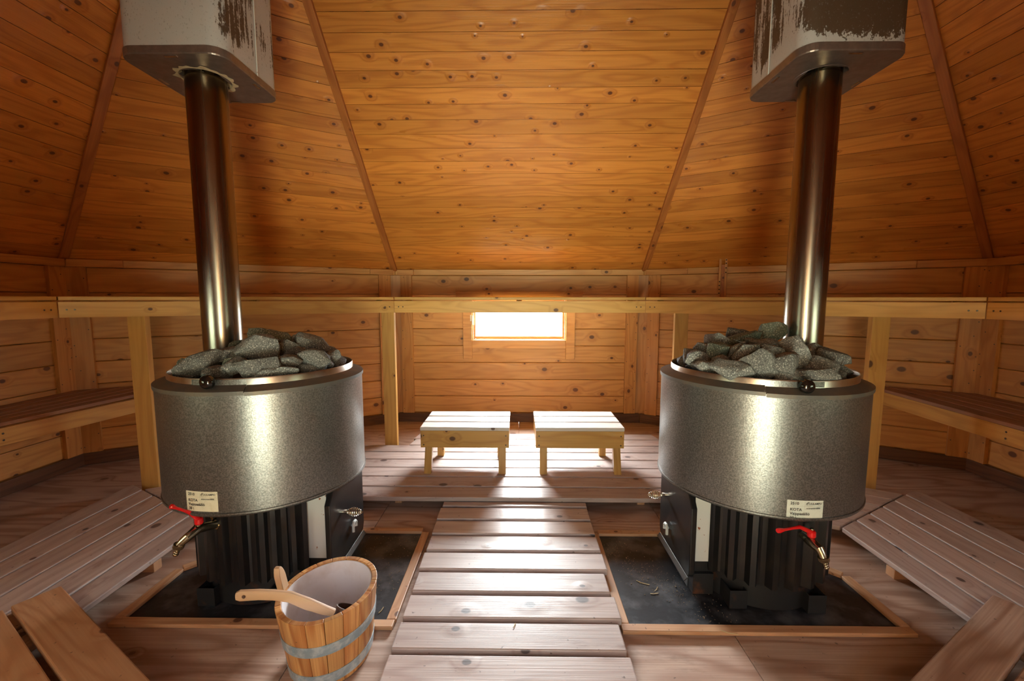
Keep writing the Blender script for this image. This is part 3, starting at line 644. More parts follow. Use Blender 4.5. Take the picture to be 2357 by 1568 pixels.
# ---------------------------------------------------------------- stoves
def arc_text(mb, txt, size, x, y, place, mi, bold=False, shear=0.):
    cu = bpy.data.curves.new('tmp_text', 'FONT'); cu.body = txt; cu.size = size; cu.resolution_u = 3; cu.shear = shear
    if bold: cu.offset = size*.016
    o = bpy.data.objects.new('tmp_text', cu); S.collection.objects.link(o)
    dg = bpy.context.evaluated_depsgraph_get(); me = bpy.data.meshes.new_from_object(o.evaluated_get(dg))
    k = len(mb.v)
    for v in me.vertices: mb.v.append(place(x+v.co.x, y+v.co.y, .0012))
    for f in me.polygons: mb.face([k+i for i in f.vertices], [(0, 0)]*len(f.vertices), mi)
    bpy.data.objects.remove(o); bpy.data.curves.remove(cu); bpy.data.meshes.remove(me)

def stove(cx, cy, tap, stk, sg, label, tapang):
    # sg = +1 for the right stove: its door faces -x (towards the walkway)
    root = thing('sauna_stove', (cx, cy, 0.004), label, 'stove')
    C0 = (cx, cy, 0); RT, ZB, ZTk = .352, .397, .803
    mb = MB(); mb.lathe([(RT-.03, ZB+.006), (RT-.004, ZB), (RT, ZB+.006), (RT, ZB+.012), (RT-.0035, ZB+.013), (RT-.0035, ZTk-.014), (RT, ZTk-.013), (RT, ZTk-.003), (RT-.003, ZTk)], C0, 96)
    mb.lathe([(.20, ZB+.01), (RT-.03, ZB+.006)], C0, 96)
    tank = mb.build('water_tank', M_tank, root); tank['label'] = 'hammered grey water jacket'
    # lid: two overlapping half rings, the tap side one slightly higher
    seam = stk[2]
    for a0, a1, dz, nm in ((seam, seam+pi, .0, 0), (seam+pi+.004, seam+2*pi-.004, .003, 1)):
        mb = MB(); z = ZTk+dz
        mb.lathe([(.312, z+.010), (.312, z+.0165), (RT+.001, z+.0005), (RT+.001, z-.012)], C0, 48, a0, a1); mb.build('tank_lid', M_lid, root)
    mb = MB(); mb.lathe([(.308, ZTk-.02), (.308, .838), (.3095, .842), (.3115, .842), (.313, .838), (.313, ZTk-.02), (.308, ZTk-.02)], C0, 96)
    rim = mb.build('stone_rim', M_steel, root)
    rim['label'] = 'polished steel rim round the stones'
    mb = MB(); a0 = seam if sg > 0 else seam-.55
    mb.lathe([(.3135, ZTk+.018), (.3135, .839), (.3150, .839), (.3150, ZTk+.018)], C0, 16, a0, a0+.55); mb.build('rim_patch', M_tank, rim)
    mb = MB(); mb.lathe([(.0, .80), (.307, .80), (.307, .78)], C0, 48); mb.build('stone_tray', M_matt, root)
    # knob
    mb = MB(); kx, ky, kz = stk[3]
    prof = [(q*1.38, z*1.5) for q, z in ((.0001, -.0135), (.008, -.012), (.0135, -.007), (.0165, 0), (.0155, .007), (.011, .012), (.006, .014), (.0001, .0145))]
    mb.lathe(prof, (0, 0, 0), 24)
    az = atan2(ky-cy, kx-cx); Rm = Matrix.Rotation(az, 3, 'Z') @ Matrix.Rotation(radians(90), 3, 'Y')
    for i in range(len(mb.v)): mb.v[i] = Rm @ V3(mb.v[i]) + V3((kx, ky, kz))
    mb.cyl((kx, ky, kz), (kx-cos(az)*.03, ky-sin(az)*.03, kz), .005, seg=10)
    mb.build('damper_knob', M_knob, root)
    # corrugated casing
    mb = MB(); seg = 24*8; k = len(mb.v); zs = (.10, .39)
    def cr(j):
        ph = (j % 8)/8; f = 0 if ph < .06 else min((ph-.06)/.14, 1) if ph < .5 else 1-min((ph-.5)/.14, 1)
        return .242+.024*f
    for z in zs:
        for j in range(seg): t = 2*pi*j/seg; mb.v.append(V3((cx+cr(j)*cos(t), cy+cr(j)*sin(t), z)))
    for j in range(seg): j2 = (j+1) % seg; mb.face((k+j, k+j2, k+seg+j2, k+seg+j), [(0, 0)]*4)
    mb.build('corrugated_casing', M_black, root)
    mb = MB(); mb.lathe([(.225, .006), (.232, .006), (.232, .125), (.225, .125)], C0, 64); mb.disc(.225, .12, C0, 48); base = mb.build('base_ring', M_rusty, root)
    for t in (-radians(129), -radians(60)) if sg > 0 else (-radians(123), -radians(55)):
        mb = MB(); u = V3((cos(t), sin(t), 0)); w_ = V3((-sin(t), cos(t), 0)); c = V3((cx, cy, 0))
        # open bracket: two cheeks and a front plate
        fx = V3((0, -1, 0)); c2 = c+u*.232
        for s_ in (-.029, .029):
            mb.plank(c2+V3((s_, .05, .006)), c2+V3((s_, -.045, .006)), c2+V3((s_, -.045, .072)), c2+V3((s_, .05, .072)), (.003, 0, 0))
        mb.plank(c2+V3((-.03, -.046, .006)), c2+V3((.032, -.046, .006)), c2+V3((.032, -.046, .073)), c2+V3((-.03, -.046, .073)), (0, .003, 0))
        mb.build('foot', M_rusty, base, .001)
    # firebox neck, white enamelled sides, then the door
    dx = cx-sg*.275; ys = (cy-.145, cy+.145)
    for y in ys:
        mb = MB(); mb.plank((dx, y, .13), (dx, y, .388), (cx-sg*.20, y, .388), (cx-sg*.20, y, .13), (0, .004 if y < cy else -.004, 0))
        nk = mb.build('firebox_side', M_white, root, .001); nk['label'] = 'chipped white enamel side panel'
    mb = MB(); mb.box((min(dx, cx-sg*.18), ys[0], .384), (max(dx, cx-sg*.18), ys[1], .394)); mb.box((min(dx+sg*.001, cx-sg*.2), ys[0]+.01, .03), (max(dx+sg*.001, cx-sg*.2), ys[1]-.01, .38))
    mb.box((min(dx-sg*.0, cx-sg*.2), ys[0]-.006, .0055), (max(dx, cx-sg*.2), ys[1]+.006, .085)); mb.build('firebox', M_rusty, root, .001)
    y0, y1 = cy-.165, cy+.165; z0, z1 = .075, .392
    def octo(x, ch, y0=y0, y1=y1, z0=z0, z1=z1): return [V3((x, y, z)) for y, z in ((y0+ch*.25, z0), (y1-ch*.25, z0), (y1, z0+ch*.6), (y1, z1-ch), (y1-ch*.8, z1), (y0+ch*.8, z1), (y0, z1-ch), (y0, z0+ch*.3))]
    mb = MB(); A = octo(dx-sg*.022, .05); B = octo(dx-sg*.001, .05); k = 0; mb.v += A+B
    mb.face(range(8), [(0, 0)]*8); mb.face(range(15, 7, -1), [(0, 0)]*8)
    for i in range(8): j = (i+1) % 8; mb.face((i, 8+i, 8+j, j), [(0, 0)]*4)
    door = mb.build('fire_door', M_black, root, .004, 3)
    mb = MB(); xf = dx-sg*.022
    mb.plank((xf, y0+.01, .07), (xf, y1-.01, .07), (xf-sg*.012, y1-.012, .055), (xf-sg*.012, y0+.012, .055), (0, 0, .004)); mb.plank((xf, y0+.01, .07), (xf, y1-.01, .07), (xf, y1-.01, .035), (xf, y0+.01, .035), (sg*.004, 0, 0)); mb.build('ash_lip', M_black, root, .001)
    hy = cy-.06 if sg < 0 else cy+.09; hz = .268 if sg < 0 else .275
    mb = MB(); mb.cyl((xf, hy, hz), (xf-sg*.018, hy, hz), .006, seg=10); mb.cyl((xf-sg*.008, hy, hz), (xf-sg*.02, hy, hz), .0085, seg=6)
    pts = []; nT = 9
    for i in range(nT*14+1):
        t = i/(nT*14); r = .005+.0115*sin(pi*min(1, t*1.0))**1.2
        if t < .12: r = .006+.5*(r-.006)
        pts.append((xf-sg*(.016+t*.062), hy+r*cos(2*pi*i/14), hz+r*sin(2*pi*i/14)))
    mb.tube(pts, .0014, 6); mb.cyl((xf-sg*.07, hy, hz), (xf-sg*.08, hy, hz), .004, seg=8); mb.build('spring_handle', M_spring, door)
    ly = cy+.03 if sg < 0 else cy+.055; lz = .165 if sg < 0 else .150
    mb = MB(); hk = [(xf-sg*.012, ly-.016, lz-.022), (xf-sg*.012, ly-.016, lz+.004), (xf-sg*.012, ly-.008, lz+.016), (xf-sg*.012, ly+.006, lz+.016), (xf-sg*.012, ly+.015, lz+.005), (xf-sg*.012, ly+.016, lz-.012)]
    mb.tube(hk, .0058, 8); mb.cyl((xf, ly, lz), (xf-sg*.014, ly, lz-.004), .006, seg=8); mb.build('latch_hook', M_white, door)
    # water tap
    T = [V3(q) for q in tap]; el, nut, val, bend, rg, tip, cap, lb, lk = T
    mb = MB(); mb.cyl(V3((el.x, el.y, ZB+.004)), el+V3((0, 0, .0)), .0155, .0155, 20); mb.tube([el+V3((0, 0, .012)), el, nut.lerp(el, .5)], .0155, 16); 
    dn = (val-nut).normalized()
    mb.tube([nut, nut+dn*.02, val.lerp(nut, .25), val, val+(bend-val)*.6+V3((0, 0, -.001)), bend, bend.lerp(rg, .5)+V3((0, 0, .001)), rg], [.0135, .013, .0155, .0165, .0145, .0135, .0125, .0115], 18)
    mb.cyl(val, cap-V3((0, 0, .012)), .010, .009, 18)
    tp = mb.build('water_tap', M_brass, root)
    mb = MB(); mb.cyl(nut-dn*.004, nut+dn*.010, .0175, .0175, 6, sm=False); mb.build('hex_nut', M_brass, tp, .001)
    dt = (tip-rg).normalized(); mb = MB(); k = 28; x = dt.cross(V3((0, 1, 0))).normalized(); y = dt.cross(x)
    mb.cyl(rg-dt*.004, rg+dt*.010, .0145, seg=24)
    for i in range(k): a = 2*pi*i/k; q = rg+(x*cos(a)+y*sin(a))*.0148; mb.cyl(q-dt*.003, q+dt*.009, .0011, seg=6)
    mb.build('knurled_ring', M_brass, tp)
    mb = MB(); P_ = []; Rr = []
    for i in range(13): P_.append(rg+dt*(.008+i*.0025)); Rr.append(.0085 if i % 3 else .0072)
    mb.tube(P_, Rr, 16); mb.build('hose_barb', M_brass, tp)
    mb = MB(); mb.lathe([(.0001, .006), (.009, .006), (.0125, .002), (.0130, -.012), (.011, -.016)], tuple(cap), 20)
    l0 = cap+V3((0, 0, -.001)); mb.tube([l0, l0.lerp(lb, .35), lb, lb.lerp(lk, .3), lb.lerp(lk, .72), lk.lerp(lb, .06), lk], [.0085, .0075, .0062, .0045, .0046, .0082, .0068], 14)
    mb.build('lever_handle', M_red, tp)
    mb = MB(); mb.cyl(cap+V3((0, 0, .004)), cap+V3((0, 0, .012)), .0055, seg=6, sm=False); mb.build('lever_screw', M_brass, tp)
    # sticker with its printing
    az, zc = stk[0], stk[1]; wS, hS = .110, .067; RS = RT-.0035
    def place(x, y, o=0.):
        a_ = az+(x-wS/2)/RS; tilt = -.02*sg
        return V3((cx+(RS+.0006+o)*cos(a_), cy+(RS+.0006+o)*sin(a_), zc-hS/2+y))
    mb = MB(); k = len(mb.v); nn = 16
    for j in range(2):
        for i in range(nn+1): mb.v.append(place(wS*i/nn, hS*j))
    for i in range(nn): mb.face((k+i, k+i+1, k+nn+2+i, k+nn+1+i), [(0, 0)]*4, 0)
    def rule(x0, y0, x1, y1, mi=2):
        k = len(mb.v); m = 8
        for j in range(2):
            for i in range(m+1): mb.v.append(place(x0+(x1-x0)*i/m, y0 if j == 0 else y1, .0008))
        for i in range(m): mb.face((k+i, k+i+1, k+m+2+i, k+m+1+i), [(0, 0)]*4, mi)
    rule(.004, .0485, .106, .0489); rule(.052, .038, .108, .0384); rule(.0515, .038, .0519, .064)
    arc_text(mb, '2510', .0125, .009, .053, place, 1, True); arc_text(mb, 'KOTA', .0125, .009, .033, place, 1, True)
    arc_text(mb, 'Vaippasäiliö', .0125, .009, .0195, place, 1, True); arc_text(mb, '30 l', .0125, .009, .0055, place, 1, True)
    arc_text(mb, 'UULAMPO', .0085, .0635, .0545, place, 1, True, .25); arc_text(mb, '\u00ae', .004, .1065, .059, place, 1)
    arc_text(mb, 'sarjanumero0806', .0062, .056, .0405, place, 1, True); arc_text(mb, 'PUUKIUAS', .004, .056, .0495, place, 2)
    for q0, q1 in (((.0545, .054), (.0615, .063)), ((.0575, .0535), (.064, .0625)), ((.0545, .0565), (.062, .0635))):
        k = len(mb.v)
        for (x, y) in (q0, (q0[0]+.0014, q0[1]), (q1[0]+.0014, q1[1]), q1): mb.v.append(place(x, y, .0012))
        mb.face((k, k+1, k+2, k+3), [(0, 0)]*4, 1)
    mb.build('sticker', [M_paper if sg < 0 else M_paper2, M_ink, M_rule], tank)
    return root
LT = [(-1.072, 1.42, .338), (-1.047, 1.40, .32), (-1.066, 1.33, .342), (-1.071, 1.29, .334), (-1.09, 1.28, .315), (-1.105, 1.28, .281), (-1.06, 1.33, .375), (-1.071, 1.31, .408), (-1.099, 1.27, .45)]
RTp = [(.956, 1.42, .319), (.956, 1.40, .302), (.94, 1.33, .317), (.943, 1.29, .312), (.948, 1.28, .291), (.962, 1.28, .254), (.942, 1.33, .347), (.888, 1.31, .375), (.795, 1.27, .384)]
SLc, SRc = (-.993, 1.65), (.916, 1.65)
azL = atan2(1.31-SLc[1], -1.015-SLc[0]); azR = atan2(1.31-SRc[1], .898-SRc[0])
stove(*SLc, LT, (azL-.03, .449, atan2(1.33-1.65, -.88+.993), (-.988, 1.318, .836)), -1, 'round grey stove on the left, door towards the walkway, red tap lever pointing up left', 0)
stove(*SRc, RTp, (azR, .433, atan2(1.33-1.65, .77-.916), (.884, 1.318, .829)), 1, 'round grey stove on the right, door towards the walkway, red tap lever nearly level', 0)

# flue pipes and hoods
def flue(x, y, sg, label_p, label_h, mat, hx0, hx1, hy0, hy1):
    mb = MB(); r = .069
    mb.lathe([(r-.003, .81), (r, .81), (r, 1.965), (r-.003, 1.965)], (x, y, 0), 64); mb.disc(r-.003, 1.96, (x, y, 0), 48)
    o = mb.build('flue_pipe', M_pipe, label=label_p, category='flue pipe'); origin_to(o, (x, y, .81))
    root = thing('flue_hood', ((hx0+hx1)/2, (hy0+hy1)/2, 1.93), label_h, 'hood')
    def rr(rc, z, inset=0., hole=None):
        pts = []
        for (cx_, cy_, a0) in ((hx1-inset-rc, hy1-inset-rc, 0), (hx0+inset+rc, hy1-inset-rc, 90), (hx0+inset+rc, hy0+inset+rc, 180), (hx1-inset-rc, hy0+inset+rc, 270)):
            for k in range(9): t = radians(a0+k*90/8); pts.append(V3((cx_+rc*cos(t), cy_+rc*sin(t), z)))
        return pts
    def ringmesh(mb, loops, mi=0, sm=False):
        n_ = len(loops[0]); k = len(mb.v)
        for l in loops: mb.v += l
        for j in range(len(loops)-1):
            for i in range(n_): i2 = (i+1) % n_; mb.face((k+j*n_+i, k+j*n_+i2, k+(j+1)*n_+i2, k+(j+1)*n_+i), [(0, 0)]*4, mi, sm)
    mb = MB(); ringmesh(mb, [rr(.055, 1.952, .004), rr(.055, 2.95, .004)], sm=True)
    xm = (hx1-.002 if sg < 0 else hx0+.002); sd = -sg
    b = mb.build('hood_shell', mat, root); 
    b.data.transform(Matrix.Translation(V3((0, 0, -1.94))-V3(((hx0+hx1)/2, (hy0+hy1)/2, 0)))); b.location = (0, 0, .01)
    mb = MB(); ys = hy0+.55*(hy1-hy0); mb.box((min(xm, xm+sd*.001)-.001, ys, 1.955), (max(xm, xm+sd*.001)+.001, ys+.006, 2.9)); mb.build('seam_strip', M_white, root, .0005)
    # bottom tray with a hole for the pipe: bridge from the rounded square to the hole circle
    mb = MB(); sq = rr(.06, 1.93, .0); hole = []
    for p in sq:
        a_ = atan2(p.y-y, p.x-x); hole.append(V3((x+.083*cos(a_), y+.083*sin(a_), 1.93)))
    ringmesh(mb, [rr(.058, 1.958, .001), rr(.06, 1.957, .0), rr(.06, 1.934, .0), rr(.058, 1.93, .002)])
    n_ = len(sq); k = len(mb.v); mb.v += rr(.058, 1.93, .002)+hole+[h+V3((0, 0, .03)) for h in hole]
    for j in (0, 1):
        for i in range(n_): i2 = (i+1) % n_; mb.face((k+j*n_+i, k+j*n_+i2, k+(j+1)*n_+i2, k+(j+1)*n_+i), [(0, 0)]*4)
    for (sx_, sy_) in ((.5, .04), (.5, .96), (.05, .5), (.95, .6)):
        px, py = hx0+(hx1-hx0)*sx_, hy0+(hy1-hy0)*sy_
        e = (.022, .004) if sy_ in (.04, .96) else (.004, .022); mb.box((px-e[0], py-e[1], 1.927), (px+e[0], py+e[1], 1.9305), mi=1)
    mb.build('hood_bottom', [M_hoodB, M_steel], root)
    mb = MB(); nn = 40; k = 0
    for j, (rr_, zz) in enumerate(((.075, 1.945), (.085, 1.927), (.094, 1.9285))):
        for i in range(nn):
            t = 2*pi*i/nn; q = rr_+(rnd.uniform(-.004, .010) if j == 2 else 0)*(1.5 if sg < 0 else .15)-(.007 if j == 2 and sg > 0 else 0)
            mb.v.append(V3((x+q*cos(t), y+q*sin(t), zz)))
    for j in (0, 1):
        for i in range(nn): i2 = (i+1) % nn; mb.face((j*nn+i, j*nn+i2, (j+1)*nn+i2, (j+1)*nn+i), [(0, 0)]*4)
    mb.build('insulation_collar', M_wool if sg < 0 else M_hoodB, root)
flue(-1.200, 1.705, -1, 'brown tinted steel flue pipe rising from the left stove', 'square flue hood over the left stove, mostly white paint with brown streaks', M_hoodL, -1.395, -1.022, 1.533, 1.91)
flue(1.122, 1.71, 1, 'brown tinted steel flue pipe rising from the right stove', 'square flue hood over the right stove, paint mostly flaked to dark brown', M_hoodR, .95, 1.318, 1.54, 1.925)

# ---------------------------------------------------------------- stones
def rock(name, c, sx_, sy_, sz, yaw, roll, seed, label, mat, group):
    r = random.Random(seed); bm = bmesh.new()
    pts = []
    for i in range(18):
        v = V3((r.gauss(0, 1), r.gauss(0, 1), r.gauss(0, 1))).normalized(); e = r.uniform(.86, 1.0)
        # push towards a blocky shape with flat sides
        m_ = max(abs(v.x), abs(v.y), abs(v.z)); v = v*(1-.45)+v/m_*.45*.95; pts.append(v*e)
    for p in pts: bm.verts.new(p)
    bmesh.ops.convex_hull(bm, input=bm.verts)
    bmesh.ops.delete(bm, geom=[v for v in bm.verts if not v.link_faces], context='VERTS')
    bmesh.ops.bevel(bm, geom=bm.edges[:], offset=.055, segments=2, affect='EDGES', profile=.6)
    bmesh.ops.triangulate(bm, faces=bm.faces[:]); bmesh.ops.subdivide_edges(bm, edges=[e for e in bm.edges if e.calc_length() > .35], cuts=2, use_grid_fill=False)
    bmesh.ops.triangulate(bm, faces=bm.faces[:])
    from mathutils import noise
    for v in bm.verts:
        q = v.co+V3((seed*3.7, 0, 0)); v.co += v.co.normalized()*(noise.noise(q*1.7)*.09+noise.noise(q*5)*.035)
    xs = [v.co.x for v in bm.verts]; ys = [v.co.y for v in bm.verts]; zs = [v.co.z for v in bm.verts]
    mx = V3(((max(xs)+min(xs))/2, (max(ys)+min(ys))/2, (max(zs)+min(zs))/2)); ex = V3((max(xs)-min(xs), max(ys)-min(ys), max(zs)-min(zs)))
    Rm = Matrix.Rotation(yaw, 3, 'Z') @ Matrix.Rotation(roll, 3, 'Y')
    for v in bm.verts:
        q = v.co-mx; v.co = Rm @ V3((q.x/ex.x*sx_, q.y/ex.y*sy_, q.z/ex.z*sz))
    me = bpy.data.meshes.new(name); bm.to_mesh(me); bm.free(); me.materials.append(mat)
    for p in me.polygons: p.use_smooth = True
    me.set_sharp_from_angle(angle=radians(38)) if hasattr(me, 'set_sharp_from_angle') else None
    o = bpy.data.objects.new(name, me); S.collection.objects.link(o); o.location = c
    o['label'] = label; o['category'] = 'stone'; o['group'] = group
    return o
A_, B_ = M_stone, M_stoneg
Ls = [((-1.110, 1.450, .872), .146, .072, -14, A_, 'large tapered stone at the near left rim of the left stove'),
 ((-1.205, 1.500, .856), .040, .055, 0, B_, 'small pale stone half hidden at the far left rim of the left stove'),
 ((-1.017, 1.400, .862), .078, .046, 0, A_, 'rounded pale stone just above the black knob of the left stove'),
 ((-1.045, 1.505, .900), .082, .042, -12, A_, 'flat stone in front of the left flue pipe, sloping up to the right'),
 ((-1.082, 1.600, .916), .054, .038, -20, B_, 'greenish stone touching the left flue pipe low down'),
 ((-.968, 1.468, .890), .042, .032, 0, A_, 'small bluish stone tucked below the biggest one on the left stove'),
 ((-.925, 1.510, .918), .150, .098, 12, A_, 'biggest stone on the left stove, pointed at its right end'),
 ((-.970, 1.640, .942), .140, .066, 12, B_, 'long greenish stone topping the left stove pile'),
 ((-1.050, 1.760, .932), .045, .045, 0, A_, 'dark stone right behind the left flue pipe foot'),
 ((-.892, 1.625, .914), .084, .054, -15, A_, 'angular stone between the two highest ones on the left stove'),
 ((-.895, 1.700, .926), .056, .050, 0, A_, 'dark small stone standing at the back top of the left stove'),
 ((-.838, 1.700, .912), .124, .076, 28, A_, 'large slab sloping down to the right at the back of the left stove'),
 ((-.850, 1.640, .904), .028, .020, 0, M_pebble, 'tiny tan pebble among the grey stones of the left stove'),
 ((-.825, 1.495, .876), .080, .044, 0, A_, 'blocky stone at the front right of the left stove pile'),
 ((-.765, 1.560, .872), .103, .070, 10, A_, 'large angular stone near the right rim of the left stove'),
 ((-.893, 1.425, .866), .132, .058, -3, A_, 'wide flat stone at the front middle of the left stove, right of the knob'),
 ((-.965, 1.420, .872), .070, .050, -22, A_, 'wedge leaning on the wide front stone of the left stove'),
 ((-.995, 1.440, .880), .058, .030, -10, B_, 'small flat bluish stone behind the rounded front one on the left stove'),
 ((-.810, 1.445, .852), .074, .028, 5, A_, 'thin low stone lying at the front rim of the left stove'),
 ((-.735, 1.655, .872), .046, .056, 30, A_, 'pointed sliver standing at the right rim of the left stove'),
 ((-.775, 1.720, .880), .050, .045, 20, A_, 'dark stone at the far back right of the left stove'),
 ((-.735, 1.600, .852), .042, .036, 0, A_, 'dark chip wedged at the right rim of the left stove'),
 ((-.825, 1.595, .893), .070, .028, 8, A_, 'thin dark wedge below the sloping slab on the left stove')]
Rs = [((.685, 1.690, .868), .075, .062, 0, A_, 'dark stone at the far left rim of the right stove'),
 ((.675, 1.600, .868), .090, .062, 20, A_, 'pale pyramid shaped stone at the left of the right stove'),
 ((.672, 1.530, .852), .080, .040, 8, A_, 'low block at the front left rim of the right stove'),
 ((.720, 1.680, .896), .066, .056, 0, A_, 'squarish stone at the upper left of the right stove pile'),
 ((.735, 1.600, .902), .079, .068, -20, B_, 'greenish rounded stone left of centre on the right stove'),
 ((.785, 1.700, .930), .095, .066, 5, A_, 'large rounded stone high on the left of the right stove pile'),
 ((.895, 1.740, .944), .098, .058, 12, A_, 'dark peaked stone at the top back of the right stove pile'),
 ((.862, 1.665, .946), .117, .038, -14, B_, 'flat tilted slab resting high on the right stove pile'),
 ((.985, 1.690, .958), .112, .088, -8, B_, 'topmost boulder on the right stove, left of the flue pipe'),
 ((.775, 1.545, .912), .072, .056, -60, A_, 'smooth stone in the middle left of the right stove pile'),
 ((.795, 1.510, .910), .088, .052, -32, A_, 'wedge leaning up to the right on the right stove'),
 ((.877, 1.488, .916), .068, .040, 14, A_, 'small rounded stone in the centre of the right stove pile'),
 ((.887, 1.555, .928), .094, .048, 0, A_, 'dark stone sunk behind the central ones on the right stove'),
 ((.955, 1.485, .912), .072, .108, -26, A_, 'tall slab leaning below the topmost boulder on the right stove'),
 ((.802, 1.430, .878), .096, .096, 45, A_, 'diamond shaped stone standing at the front of the right stove'),
 ((.715, 1.440, .858), .132, .062, 8, A_, 'wide stone at the front left of the right stove, beside the diamond shaped one'),
 ((.868, 1.415, .876), .100, .070, -25, A_, 'jagged stone right of the diamond shaped one on the right stove'),
 ((.935, 1.385, .856), .150, .042, 2, A_, 'long flat stone lying above the black knob of the right stove'),
 ((1.070, 1.570, .893), .092, .082, 8, A_, 'peaked stone right of the right flue pipe foot'),
 ((1.020, 1.455, .874), .105, .076, 6, A_, 'stepped block at the right of the right stove pile'),
 ((1.105, 1.520, .876), .095, .088, 4, A_, 'craggy block at the far right rim of the right stove'),
 ((.711, 1.520, .880), .048, .040, 15, A_, 'small stone above the low left block on the right stove'),
 ((.690, 1.500, .864), .044, .036, 0, A_, 'tiny dark stone between the left blocks on the right stove'),
 ((1.000, 1.520, .892), .046, .044, 0, A_, 'small dark stone beside the leaning slab on the right stove'),
 ((.868, 1.590, .934), .062, .036, 0, A_, 'dark stone showing in the gap under the tilted slab')]
for lst, (sx0, sy0), gname, sd in ((Ls, SLc, 'sauna stones on the left stove', 100), (Rs, SRc, 'sauna stones on the right stove', 300)):
    for k, (c, w_, h_, rollz, mat, lab) in enumerate(lst):
        yaw = -atan2(c[0], c[1]); dp = min(w_*.85, max(h_*1.25, w_*.55))
        rock('sauna_stone', c, w_*1.16, dp, h_*1.14, yaw+radians(((k*37) % 30)-15), radians(rollz), sd+k, lab, mat, gname)
    # stones of the layer below that show dark in the gaps
    for k in range(18):
        t = 2*pi*k/10+.2; r_ = .235 if k < 10 else .12; t = t if k < 10 else 2*pi*k/8
        x, y = sx0+r_*cos(t), sy0+r_*sin(t)
        if hypot(x-(-1.2 if sx0 < 0 else 1.122), y-1.707) < .12: continue
        rock('sauna_stone', (x, y, .838 if k < 10 else .872), .115, .11, .07 if k < 10 else .10, t, 0, sd+50+k, 'small dark stone of the lower layer, half buried on the '+('left' if sx0 < 0 else 'right')+' stove', A_, 'buried stones on the '+('left' if sx0 < 0 else 'right')+' stove')

# ---------------------------------------------------------------- stools
def stool(x0, x1, y0, y1, skew, label):
    root = thing('stool', ((x0+x1)/2, (y0+y1)/2, .07), label, 'stool', None)
    zt = .357; mb = MB(); w_ = (y1-y0)/3
    for k in range(3):
        a, b = y0+k*w_, y0+(k+1)*w_-.019; mb.plank((x0, a, zt), (x1, a, zt), (x1, b, zt), (x0, b, zt), (0, 0, -.021))
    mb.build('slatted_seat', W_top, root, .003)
    for (y, e) in ((y1-.036, .022), (y0+.002, .022)):
        mb = MB(); mb.plank((x0+.002, y, zt-.1215), (x1-.002, y, zt-.1215), (x1-.002, y, zt-.0215), (x0+.002, y, zt-.0215), (0, e, 0))
        if y > y0+.1: mb.build('apron', [W_stool, M_screw], root, .002)
    for x in (x0+.02, x1-.02):
        for z in (zt-.105, zt-.05): q = V3((x, y0+.0015, z)); mb.cyl(q, q-V3((0, .0012, 0)), .0045, seg=8, mi=1)
    mb.build('apron', [W_stool, M_screw], root, .002)
    for x in (x0+.003, x1-.025):
        mb = MB(); mb.plank((x, y0+.026, zt-.1215), (x, y1-.038, zt-.1215), (x, y1-.038, zt-.0215), (x, y0+.026, zt-.0215), (.022, 0, 0))
        mb.build('end_rail', W_stool, root, .002)
    for (lx, ly, tx) in ((x0+.03, y0+.03, -.012 if x0 < 0 else 0), (x1-.06, y0+.03, 0 if x0 < 0 else .012), (x0+.045, y1-.075, .0), (x1-.08, y1-.075, .0)):
        mb = MB(); mb.beam((lx+.018+tx, ly+(.0 if ly < y0+.1 else .02), .0715), (lx+.018, ly+.02, zt-.03), (.042, 0, 0), (0, .036, 0)); mb.build('leg', W_stool, root, .002)
    root.rotation_euler.z = 0
    return root
# (geometry is in room coordinates; small skews come from the measured corners)
stool(-.575, -.058, 2.405, 2.775, 0, 'slatted pine stool on the left below the window, gleaming in its light')
stool(.094, .606, 2.405, 2.785, 0, 'slatted pine stool on the right below the window, gleaming in its light')

# ---------------------------------------------------------------- bucket and ladle
bc, rotb = V3((-.583, 1.222, 0)), -.13
root = thing('water_bucket', (bc.x, bc.y, .001), 'oval wooden stave bucket with white lining, two metal hoops, ladle inside', 'bucket')
zb, zt = .002, .228
def ell(z, t, off=0.):
    f = (z-zb)/(zt-zb); rx, ry = .113+.024*f+off, .130+.026*f+off; c = bc+V3((0, -.012*f, 0))
    x, y = rx*cos(t), ry*sin(t); return V3((c.x+x*cos(rotb)-y*sin(rotb), c.y+x*sin(rotb)+y*cos(rotb), z))
mb = MB(); ns = 18; th = .016
for k in range(ns):
    t0, t1 = 2*pi*k/ns+.004, 2*pi*(k+1)/ns-.004; m = 4; ear = (k == 9)
    zt_k = .300 if ear else zt
    ou, ov = rnd.uniform(0, 30), rnd.uniform(0, 30); i0 = len(mb.v)
    for j in range(m+1):
        t = t0+(t1-t0)*j/m
        shr = 1.0
        if ear: tm = (t0+t1)/2
        tt = t if not ear else t
        mb.v += [ell(zb, t), ell(zt, t), ell(zt, t, -th), ell(zb, t, -th)]
    for j in range(m):
        a_, b_ = i0+4*j, i0+4*j+4; v0 = .016*j+ov; v1 = v0+.016
        mb.face((a_, b_, b_+1, a_+1), [(ou, v0), (ou, v1), (ou+.23, v1), (ou+.23, v0)], 0)
        mb.face((a_+1, b_+1, b_+2, a_+2), [(ou+.23, v0), (ou+.23, v1), (ou+.232, v1), (ou+.232, v0)], 0)
        mb.face((a_+2, b_+2, b_+3, a_+3), [(ou, v0), (ou, v1), (ou+.23, v1), (ou+.23, v0)], 0)
        mb.face((a_+3, b_+3, b_, a_), [(ou, v0)]*4, 0)
    e = i0+4*m
    mb.face((i0, i0+1, i0+2, i0+3), [(ou, ov)]*4); mb.face((e+3, e+2, e+1, e), [(ou, ov)]*4)
mb.build('staves', W_stave, root, .0015)
mb = MB(); i0 = 0; prof = []; m = 9      # raised ear stave that carries the grip
te = pi+.17
